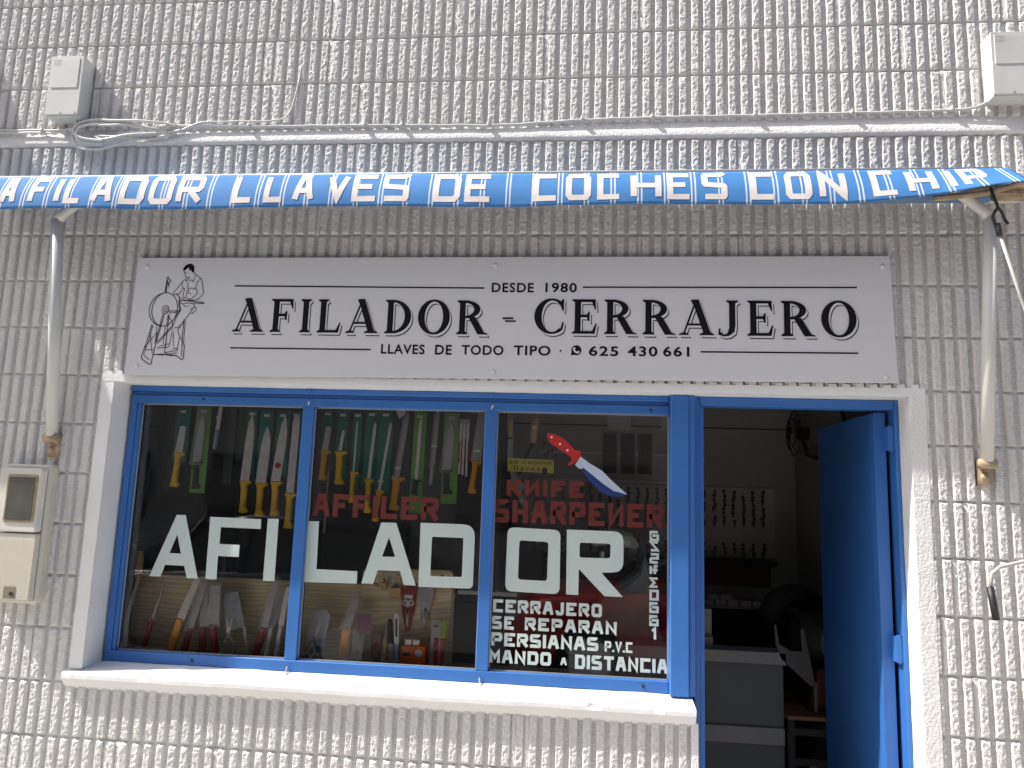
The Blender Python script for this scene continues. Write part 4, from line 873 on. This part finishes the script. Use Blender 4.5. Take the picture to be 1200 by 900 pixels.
def quad_along(g, a, b, w0, w1, y0, y1, c=0):
    a, b = Vector(a), Vector(b); d = (b-a).normalized(); n_ = Vector((-d.y, d.x))
    g.prism([tuple(a+n_*w0/2), tuple(a-n_*w0/2), tuple(b-n_*w1/2), tuple(b+n_*w1/2)], y0, y1, c)
HY = .26
def knife(label, tip, heel, butt, bw, hw, hm, yy=HY, bm=None, shape='chef', card=None, cardm=None, sticker=None, group='knives hanging in the window', sleeve=None, flip=1, name='kitchen_knife', hookend=True, badge=None):
    t = thing(name, label, 'knife', (heel[0], yy, heel[1]), group)
    tip, heel, butt = Vector(tip), Vector(heel), Vector(butt)
    d = (tip-heel); L = d.length; d.normalize(); n_ = Vector((-d.y, d.x))*flip   # n_ points to the spine side
    if shape == 'chef': pr = [(0,-.5),(0,.5),(.6,.48),(.85,.38),(1,.12),(.97,.0),(.9,-.16),(.75,-.36),(.5,-.48),(.2,-.5)]
    elif shape == 'slim': pr = [(0,-.5),(0,.5),(.9,.45),(.97,.3),(1,0),(.97,-.35),(.9,-.5)]
    elif shape == 'cleaver': pr = [(0,-.5),(0,.5),(.98,.30),(1,.2),(1,-.45),(.9,-.5)]
    else: pr = [(0,-.5),(0,.5),(.45,.45),(.8,.42),(1,.5),(.93,.05),(.7,-.35),(.4,-.5)]
    g = G(); g.prism([tuple(heel+d*L*a+n_*bw*b) for a, b in pr], yy-.0012, yy+.0012, .0006); bo = obj('blade', g, bm or steel, t)
    hw *= 1.35 if hookend else 1.1
    e = butt-heel; HL = e.length; e.normalize(); q = Vector((-e.y, e.x))*-flip
    ph = [(-.04,.55),(.0,.75),(.08,.5),(.3,.42),(.6,.45),(.85,.5),(.97,.62),(1,.2),(1.0,-.5),(.96,-.85),(.88,-.75),(.80,-.42),(.55,-.42),(.3,-.5),(.15,-.42),(.09,-.6),(.03,-1.15),(-.03,-1.0),(-.03,-.3)] if hookend else \
         [(-.02,.4),(.1,.45),(.5,.5),(.9,.5),(1,.3),(1,-.3),(.9,-.5),(.5,-.5),(.1,-.45),(-.02,-.4)]
    g = G(); g.prism([tuple(heel+e*HL*a+q*hw*b) for a, b in ph], yy-.009, yy+.008, .0045); obj('handle', g, hm, t, smooth=False)
    if card:
        g = G(); g.prism(card, yy+.006, yy+.0072); co = obj('backing_card', g, cardm, t)
        mx_ = sum(p[0] for p in card)/4; top = max(p[1] for p in card)
        g = G(); g.prism(rect(mx_-.014, mx_+.012, top-.026, top-.014), yy+.0050, None); obj('price_tag', g, paper, co)
    if sticker is not None:
        p = heel+d*L*sticker; g = G(); g.prism(rect(p.x-.012, p.x+.011, p.y-.005, p.y+.006), yy-.0025, None); obj('price_tag', g, paper, bo)
    if badge is not None:
        p = heel+d*L*badge; g = G(); g.prism(ell(p.x, p.y, .014, .012, n=14), yy-.0027, None); obj('red_badge', g, bredm, bo)
    if sleeve:
        g = G(); quad_along(g, heel-d*.01, tip+d*.02, bw*1.5, bw*1.4, yy-.014, yy-.0138); obj('plastic_sleeve', g, plastic, t)
    return t
def card4(x0, x1, z1, z0, lean=0): return [(x0-lean, z0), (x1-lean, z0), (x1, z1), (x0, z1)]
K = knife
K('short yellow-handled knife on a teal card, leftmost in the window', (.706,1.862),(.699,1.741),(.692,1.596), .036,.020, yel, shape='cleaver', card=card4(.672,.735,1.945,1.706,.004), cardm=teal)
K('black-handled knife on a lime green card beside the leftmost yellow knife', (.797,1.912),(.784,1.703),(.790,1.592), .034,.019, blk, card=card4(.760,.828,1.948,1.575,-.002), cardm=green, sleeve=True)
K('little light-blue-handled knife in a clear white packet', (.872,1.955),(.866,1.847),(.860,1.765), .018,.014, ltblue, bm=paper, shape='slim', hookend=False, sticker=.5)
K('first of the four long yellow-handled knives in the left pane', (1.022,1.921),(1.008,1.629),(1.010,1.497), .040,.021, yel, card=card4(.992,1.040,1.942,1.66), cardm=teal, sticker=.70)
K('second of the four long yellow-handled knives, shorter blade with grey tag', (1.096,1.870),(1.080,1.621),(1.083,1.486), .046,.021, yel, card=card4(1.052,1.112,1.937,1.66), cardm=teal)
K('third of the four long yellow-handled knives, with a red round badge', (1.172,1.921),(1.145,1.630),(1.150,1.489), .042,.021, yel, card=card4(1.128,1.185,1.938,1.66), cardm=teal, sticker=.5, badge=.25)
K('last of the four long yellow-handled knives, hanging lowest by the mullion', (1.218,1.922),(1.213,1.583),(1.214,1.439), .034,.021, yel, card=card4(1.198,1.236,1.938,1.66), cardm=teal, sticker=.12, shape='slim')
K('small yellow-handled knife on a teal card, leftmost in the middle pane', (1.360,1.875),(1.352,1.769),(1.347,1.646), .028,.018, yel, card=card4(1.330,1.378,1.950,1.752), cardm=teal, shape='cleaver')
K('plump yellow-handled boning knife on a teal card in the middle pane', (1.430,1.862),(1.418,1.767),(1.422,1.629), .016,.022, yel, card=card4(1.398,1.446,1.946,1.640), cardm=teal, shape='slim')
K('thin yellow-handled knife with a very narrow blade in the middle pane', (1.487,1.903),(1.484,1.683),(1.482,1.556), .008,.015, yel, card=card4(1.468,1.506,1.946,1.60), cardm=teal, shape='slim')
K('long slim yellow-handled knife whose grip crosses the red I', (1.566,1.898),(1.551,1.653),(1.552,1.516), .014,.016, yel, card=card4(1.522,1.574,1.951,1.632), cardm=teal, shape='slim')
K('long slim yellow-handled knife reaching lowest in the middle pane', (1.634,1.900),(1.600,1.608),(1.588,1.482), .013,.015, yel, card=card4(1.580,1.640,1.951,1.60), cardm=teal, shape='slim', sticker=.14)
K('yellow-handled bread knife in a clear sleeve with paper tags', (1.704,1.948),(1.672,1.666),(1.665,1.530), .020,.024, orng, bm=dsteel, shape='slim', sleeve=True, sticker=.14)
K('black-handled slicing knife on a tall bright green card', (1.763,1.923),(1.755,1.659),(1.748,1.600), .015,.016, blk, card=card4(1.733,1.786,1.948,1.523,.004), cardm=green, shape='slim')
K('grey steel knife in a tall clear sleeve between the two green cards', (1.834,1.958),(1.822,1.720),(1.818,1.640), .018,.014, dsteel, bm=dsteel, shape='slim', sleeve=True, hookend=False, sticker=.35)
K('broad chef knife with dark handle on the wide green card', (1.898,1.903),(1.880,1.702),(1.888,1.605), .034,.020, blk, card=card4(1.862,1.928,1.945,1.566), cardm=green, sleeve=True)
K('white-wrapped wide butcher knife with yellow handle beside the middle mullion', (2.022,1.962),(2.004,1.744),(1.990,1.611), .044,.019, orng, bm=mat('wrapped_steel', (.42,.42,.40), .5, var=.12, vs=30), shape='cleaver', sticker=.2)
t = thing('cutlery_set', 'narrow packet of thin steel tools with red marks in the middle pane', 'tool set', (1.95, HY, 1.8))
for k, X in enumerate((1.936,1.950,1.966)):
    g = G(); g.box(X-.004, X+.004, HY-.002, HY+.002, 1.690-.005*k, 1.90); obj('steel_rod', g, steel, t)
g = G(); g.box(1.930, 1.972, HY+.004, HY+.005, 1.84, 1.92); obj('backing_card', g, grayc, t)
g = G(); g.box(1.929, 1.936, HY-.004, HY-.002, 1.735, 1.825); g.box(1.968, 1.976, HY-.004, HY-.002, 1.735, 1.825); obj('red_mark', g, dred, t)
t = thing('sharpening_rod', 'thin grey rod hanging behind the red letters in the middle pane', 'rod', (1.367, HY, 1.5)); g = G(); g.tube([(1.369,HY+.02,1.68),(1.366,HY+.02,1.425)], .005, 8); obj('shaft', g, dsteel, t)
g = G(); g.tube([(1.369,HY+.02,1.68),(1.372,HY+.02,1.705),(1.38,HY+.02,1.70)], .002, 6); obj('hook', g, dsteel, t)
tag(obj('swing_tag', G().prism([(1.658,1.945),(1.680,1.962),(1.700,1.952),(1.694,1.930),(1.672,1.915)], .245, .2455), paper), 'white swing tag dangling at the top of the middle pane', 'tag')
# more stock further back, dim
g = G(); g.prism(rect(.62,.66,1.58,1.95), .30, .31); tag(obj('dark_packet', g, mat('dark_card', (.04,.045,.042), .5)), 'dark empty hanging packet at the far left of the window', 'packet')
for q, (X, lbl) in enumerate(((.905,'dark hanging packet right of the light blue knife'),(.955,'dark hanging packet left of the four long knives'))):
    g = G(); g.prism(rect(X-.02,X+.02,1.62+.1*q,1.95), .31, .32); tag(obj('dark_packet', g, mat('dark_card', (.04,.045,.042), .5)), lbl, 'packet')

# right pane: sickle, hand tool
t = thing('hay_knife', 'wooden-handled curved saw with pale segmented blade hanging in the right pane', 'saw', (2.15, HY, 1.85))
g = G(); g.tube([(2.140,HY,1.963),(2.143,HY,1.92),(2.146,HY,1.862),(2.147,HY,1.85)], [.012,.014,.012,.009], 12); obj('handle', g, woodh, t, smooth=True)
g = G(); P_ = [(2.148,1.842),(2.149,1.762),(2.165,1.690),(2.200,1.600),(2.225,1.556)]; g.ribbon([tuple(p) for p in smoothcurve([Vector(p) for p in P_], 5)], .011, HY-.002); obj('blade', g, mat('pale_blade', (.5,.5,.5), .5, var=.2, vs=40), t)
g = G(); g.ribbon([(2.168,1.682),(2.190,1.655),(2.215,1.640)], .011, HY-.003); g.ribbon([(2.240,1.545),(2.262,1.530)], .010, HY-.003); g.ribbon([(2.296,1.528),(2.320,1.518)], .009, HY-.003); obj('blade_segment', g, mat('pale_blade', (.5,.5,.5), .5), t)
t = thing('paring_tool', 'wooden-handled tool with short black shank hanging right of the curved saw', 'hand tool', (2.24, HY, 1.85))
g = G(); g.tube([(2.257,HY,1.952),(2.250,HY,1.91),(2.243,HY,1.85),(2.240,HY,1.827)], [.014,.017,.014,.011], 12); h_ = obj('handle', g, woodh, t, smooth=True)
g = G(); g.tube([(2.240,HY,1.827),(2.214,HY,1.768),(2.20,HY,1.725),(2.19,HY,1.70)], .006, 8); obj('shank', g, blk, t)
g = G(); g.prism(rect(2.238,2.256,1.884,1.898), HY-.0175, None); obj('price_tag', g, paper, h_)
t = thing('key_rings', 'cluster of small red and black key tags hanging behind the knife sticker', 'key tags', (2.3, .3, 1.8))
for k in range(9):
    X = 2.275+.009*k+random.uniform(-.003,.003); z = 1.80+random.uniform(-.03,.05); g = G(); g.prism(ell(X,z,.007,.009,n=8), .30, .304); obj('key_tag', g, dred if k % 3 == 0 else blk, t)

# lower row, standing and leaning on the board
LY = .24
G2 = 'tools standing along the bottom of the window'
t = thing('sickle', 'big sickle with a wooden handle curving along the left corner', 'sickle', (.57, LY, 1.1), G2)
g = G(); g.tube([(.585,LY,1.322),(.586,LY,1.28),(.587,LY,1.22),(.588,LY,1.198)], [.013,.0155,.013,.011], 12); obj('handle', g, woodh, t, smooth=True)
P_ = smoothcurve([Vector(p) for p in [(.588,1.200),(.574,1.135),(.560,1.06),(.559,.99),(.572,.945),(.61,.930),(.67,.924),(.740,.926)]], 6); g = G(); g.ribbon([tuple(p) for p in P_], .0095, LY-.002, taper=[.7]*6+[1]*24+[1.1-.02*k for k in range(len(P_)-30)]); obj('blade', g, mat('bright_sickle', (.72,.72,.70), .45), t)
def L_(lab, tip, heel, butt, bw, hw, hm, **k): return knife(lab, tip, heel, butt, bw, hw, hm, yy=k.pop('yy', LY), group=G2, **k)
L_('thin long steel with dark red grip leaning near the sickle', (.708,1.205),(.668,1.05),(.643,.935), .010,.015, dred, shape='slim', hookend=False, name='sharpening_steel', bm=dsteel, sticker=-.02)
L_('orange-handled knife leaning diagonally in the left pane', (.853,1.218),(.790,1.052),(.757,.915), .036,.030, orng, shape='cleaver', flip=-1, hookend=False, sticker=.3)
L_('slim red-handled knife just right of the orange-handled one', (.880,1.212),(.828,1.015),(.812,.918), .026,.024, dred, yy=.255, shape='slim', hookend=False, sleeve=True)
L_('dark red-handled knife with an upright grey blade', (.872,1.205),(.880,1.022),(.886,.918), .034,.025, dred, yy=.265, bm=dsteel, shape='slim', hookend=False)
L_('wide-bladed cleaver with dark red handle at its right corner', (.925,1.195),(.932,1.037),(.955,.918), .056,.024, dred, shape='cleaver', hookend=False, sticker=.55, sleeve=True)
L_('red-handled long knife leaning near the left mullion', (1.190,1.226),(1.155,1.035),(1.124,.922), .030,.028, dred, shape='slim', hookend=False, sleeve=True)
L_('white-handled knife standing right of the leaning red-handled knife', (1.220,1.168),(1.180,1.043),(1.166,.920), .028,.016, paper, yy=.255, bm=dsteel, shape='slim', hookend=False, sleeve=True)
L_('white-handled knife standing closest to the left mullion', (1.245,1.205),(1.225,1.045),(1.215,.920), .024,.016, paper, shape='slim', hookend=False)
t = thing('packed_cleaver', 'broad grey cleaver in crinkled plastic with a white handle', 'cleaver', (1.0, LY, 1.1), G2)
g = G(); g.prism([(.952,1.150),(.975,1.168),(1.022,1.172),(1.062,1.035),(1.035,1.020),(.985,1.010)], .262, .265, .001); obj('blade', g, mat('crinkled_grey', (.30,.31,.34), .4, metal=.4, var=.25, vs=50, bump=.5, bs=60), t)
g = G(); g.tube([(1.060,.262,1.032),(1.072,.262,.98),(1.092,.262,.922)], .007, 8); obj('handle', g, paper, t, smooth=True)
def scissors(label, pivot, r1, r2, rr, tips, yy, hm, bm=steel, name='scissors', par=None):
    t = par or thing(name, label, 'scissors', (pivot[0], yy, pivot[1]), G2)
    for c_, tp in zip((r1, r2), tips):
        g = G(); g.tube([(c_[0]+rr[0]*math.cos(a), yy, c_[1]+rr[1]*math.sin(a)) for a in [2*math.pi*k/18 for k in range(19)]], .0032, 6, False); g.tube([(c_[0], yy, c_[1]+rr[1]), (pivot[0], yy, pivot[1])], .004, 6); obj('handle_ring', g, hm, t)
        g = G(); quad_along(g, pivot, tp, .011, .002, yy-.002, yy, 0); obj('scissor_blade', g, bm, t)
    return t
scissors('pair of steel scissors with grey rings below the packed cleaver', (1.012,1.000),(.994,.950),(1.034,.954),(.015,.026),((1.000,1.07),(1.022,1.07)), .225, dsteel)
t = scissors('white-ringed scissors in a blue-grey display pack, middle pane', (1.372,.985),(1.345,.930),(1.385,.932),(.018,.016),((1.394,1.075),(1.402,1.07)), .225, paper)
g = G(); g.prism([(1.352,1.115),(1.408,1.118),(1.432,1.098),(1.402,.922),(1.330,.918)], .245, .248); obj('backing_card', g, grayc, t)
g = G(); g.prism(rect(1.376,1.412,.952,.974), .2435, None); g.prism(rect(1.386,1.418,.990,1.004), .2434, None); obj('printed_stripe', g, mat('cyan_print', (.05,.25,.45), .5), t)
L_('yellow-orange butcher knife standing in the middle pane', (1.538,1.182),(1.503,1.052),(1.495,.918), .034,.034, orng, hookend=False, flip=-1, sleeve=True)
t = thing('pink_packet', 'clear hanging packet with a bright pink header card', 'packet', (1.57, LY, 1.0), G2)
g = G(); g.prism(rect(1.549,1.605,1.048,1.112), .238, .239); obj('header_card', g, pink, t)
g = G(); g.prism(rect(1.532,1.610,.920,1.13), .2365, .2367); obj('clear_bag', g, plastic, t)
g = G(); g.tube([(1.575,.245,1.04),(1.572,.245,.98),(1.578,.245,.94)], .007, 8); obj('tool', g, dsteel, t)
t = thing('small_packet', 'tiny clear packet of dark red pins beside the brown roll', 'packet', (1.63, LY, .97), G2)
g = G(); g.prism(rect(1.608,1.648,.922,1.028), .244, .246); obj('card', g, mat('tan_card', (.28,.22,.16), .6, var=.3, vs=60), t)
g = G(); [g.prism(ell(1.615+random.uniform(0,.026), .985+random.uniform(0,.035), .004, .004, n=6), .2425-.0001*k, None) for k in range(12)]; obj('pins', g, dred, t, kind='stuff')
t = thing('brown_file', 'stubby brown wooden file handle standing in the middle pane', 'file', (1.665, LY, .97), G2); g = G(); g.tube([(1.666,LY,1.025),(1.667,LY,1.0),(1.664,LY,.93),(1.664,LY,.908)], [.008,.012,.013,.011], 10); obj('handle', g, woodh, t, smooth=True)
g = G(); g.tube([(1.666,LY,1.025),(1.668,LY,1.06)], .003, 6); obj('tang', g, dsteel, t)
t = thing('folding_knife', 'upright knife with a black grip and dull blade left of the orange sharpener', 'knife', (1.69, LY, 1.0), G2)
g = G(); quad_along(g, (1.682,1.095), (1.690,1.0), .016, .018, LY-.006, LY+.006, .003); obj('handle', g, blk, t); g = G(); quad_along(g, (1.690,1.0), (1.698,.915), .018, .012, LY-.001, LY+.001); obj('blade', g, dsteel, t)
t = thing('utility_knife', 'white and pale blue cutter standing upright left of the orange sharpener', 'cutter', (1.715, LY, 1.0), G2)
g = G(); quad_along(g, (1.708,1.122), (1.716,1.0), .022, .020, .232, .242, .002); obj('body', g, paper, t); g = G(); quad_along(g, (1.716,1.0), (1.722,.912), .018, .018, .232, .242, .002); obj('grip', g, ltblue, t)
g = G(); quad_along(g, (1.710,1.10), (1.714,1.03), .008, .008, .231, .2325); obj('slot', g, blk, t)
t = thing('sharpener_box', 'small bright orange sharpener with two steel posts on top', 'sharpener', (1.79, LY, .96), G2)
g = G(); g.prism(roundpoly([(1.737,.912),(1.840,.912),(1.840,.998),(1.822,1.003),(1.737,1.000)], .006), .215, .262, .004); bo = obj('body', g, orangep, t)
g = G(); g.prism(rect(1.748,1.775,.962,.974), .2135, None); g.prism(rect(1.745,1.79,.925,.931), .2134, None); obj('slot', g, blk, bo)
g = G(); g.prism(ell(1.812,.975,.016,.014,n=12), .2133, None); obj('badge', g, paper, bo)
for X in (1.752, 1.785): g = G(); g.box(X, X+.026, .225, .25, 1.001, 1.022); obj('steel_post', g, steel, t)
t = thing('red_pouch', 'red pointed pouch holding small scissors, hanging on the board', 'pouch', (1.737, .31, 1.15), G2)
g = G(); g.prism(roundpoly([(1.706,1.222),(1.772,1.224),(1.766,1.13),(1.744,1.036),(1.732,1.04),(1.712,1.12)], .005), .312, .318, .002); obj('pouch', g, dred, t)
scissors('', (1.738,1.135), (1.727,1.155), (1.750,1.155), (.010,.011), ((1.735,1.06),(1.741,1.06)), .305, steel, par=t)
g = G(); g.prism(rect(1.722,1.756,1.172,1.186), .3045, None); obj('price_tag', g, paper, t)
t = thing('grey_pouch', 'grey pointed pouch holding small scissors, right of the red pouch', 'pouch', (1.81, .31, 1.15), G2)
g = G(); g.prism(roundpoly([(1.778,1.205),(1.792,1.222),(1.836,1.222),(1.848,1.205),(1.818,1.070),(1.806,1.066),(1.797,1.072)], .006), .312, .318, .002); obj('pouch', g, grayc, t)
scissors('', (1.812,1.125), (1.803,1.10), (1.818,1.10), (.007,.012), ((1.808,1.165),(1.817,1.165)), .305, dsteel, par=t)
t = thing('brush_packet', 'white and green packet with a red striped brush, rightmost on the board', 'packet', (1.885, LY, 1.0), G2)
g = G(); g.prism(rect(1.852,1.892,.912,1.102), .244, .246); obj('backing_card', g, mat('pale_card', (.45,.45,.45), .6), t)
g = G(); g.prism(rect(1.894,1.914,1.03,1.10), .242, .246); obj('green_tab', g, mat('lime_card', (.30,.45,.03), .5), t)
g = G(); g.prism(rect(1.868,1.884,.918,1.03), .236, .243, .003); obj('red_brush', g, bredm, t); g = G(); g.prism(rect(1.894,1.908,.912,1.03), .236, .243, .003); obj('red_pencil', g, mat('red_orange', (.55,.06,.02), .5), t)
g = G(); g.prism(rect(1.862,1.880,1.073,1.080), .2435, None); obj('hang_hole', g, blk, t)
for lab, x0, x1, z0, z1, zs in (('smaller brass padlock hanging left of its larger neighbour',1.618,1.646,1.205,1.232,1.262),('larger brass padlock hanging right of the smaller one',1.660,1.706,1.172,1.214,1.264)):
    t = thing('padlock', lab, 'padlock', (x0, .3, z0), 'padlocks on the board')
    g = G(); g.prism(rect(x0,x1,z0,z1,.003), .300, .316, .002); obj('lock_body', g, brass, t); r_ = (x1-x0)/2*.7; c_ = (x0+x1)/2
    g = G(); g.tube([(c_-r_,.308,z1)]+[(c_+r_*math.cos(a), .308, zs-r_+r_*math.sin(a)) for a in [math.pi*(1-k/8) for k in range(9)]]+[(c_+r_,.308,z1)], .003, 8); obj('shackle', g, steel, t, smooth=True)
for lab, x0, x1, z in (('short tan strip lying across the board left of the padlocks',1.53,1.60,1.218),('short tan strip fixed along the board top right of the grey pouch',1.80,1.87,1.226)):
    tag(obj('wood_strip', G().prism([(x0,z+.006),(x1,z-.010),(x1,z-.001),(x0,z+.014)], .322, .333), woodh), lab, 'strip')
print('objects', len(bpy.data.objects), 'tris', sum(len(p.vertices)-2 for m in bpy.data.meshes for p in m.polygons))
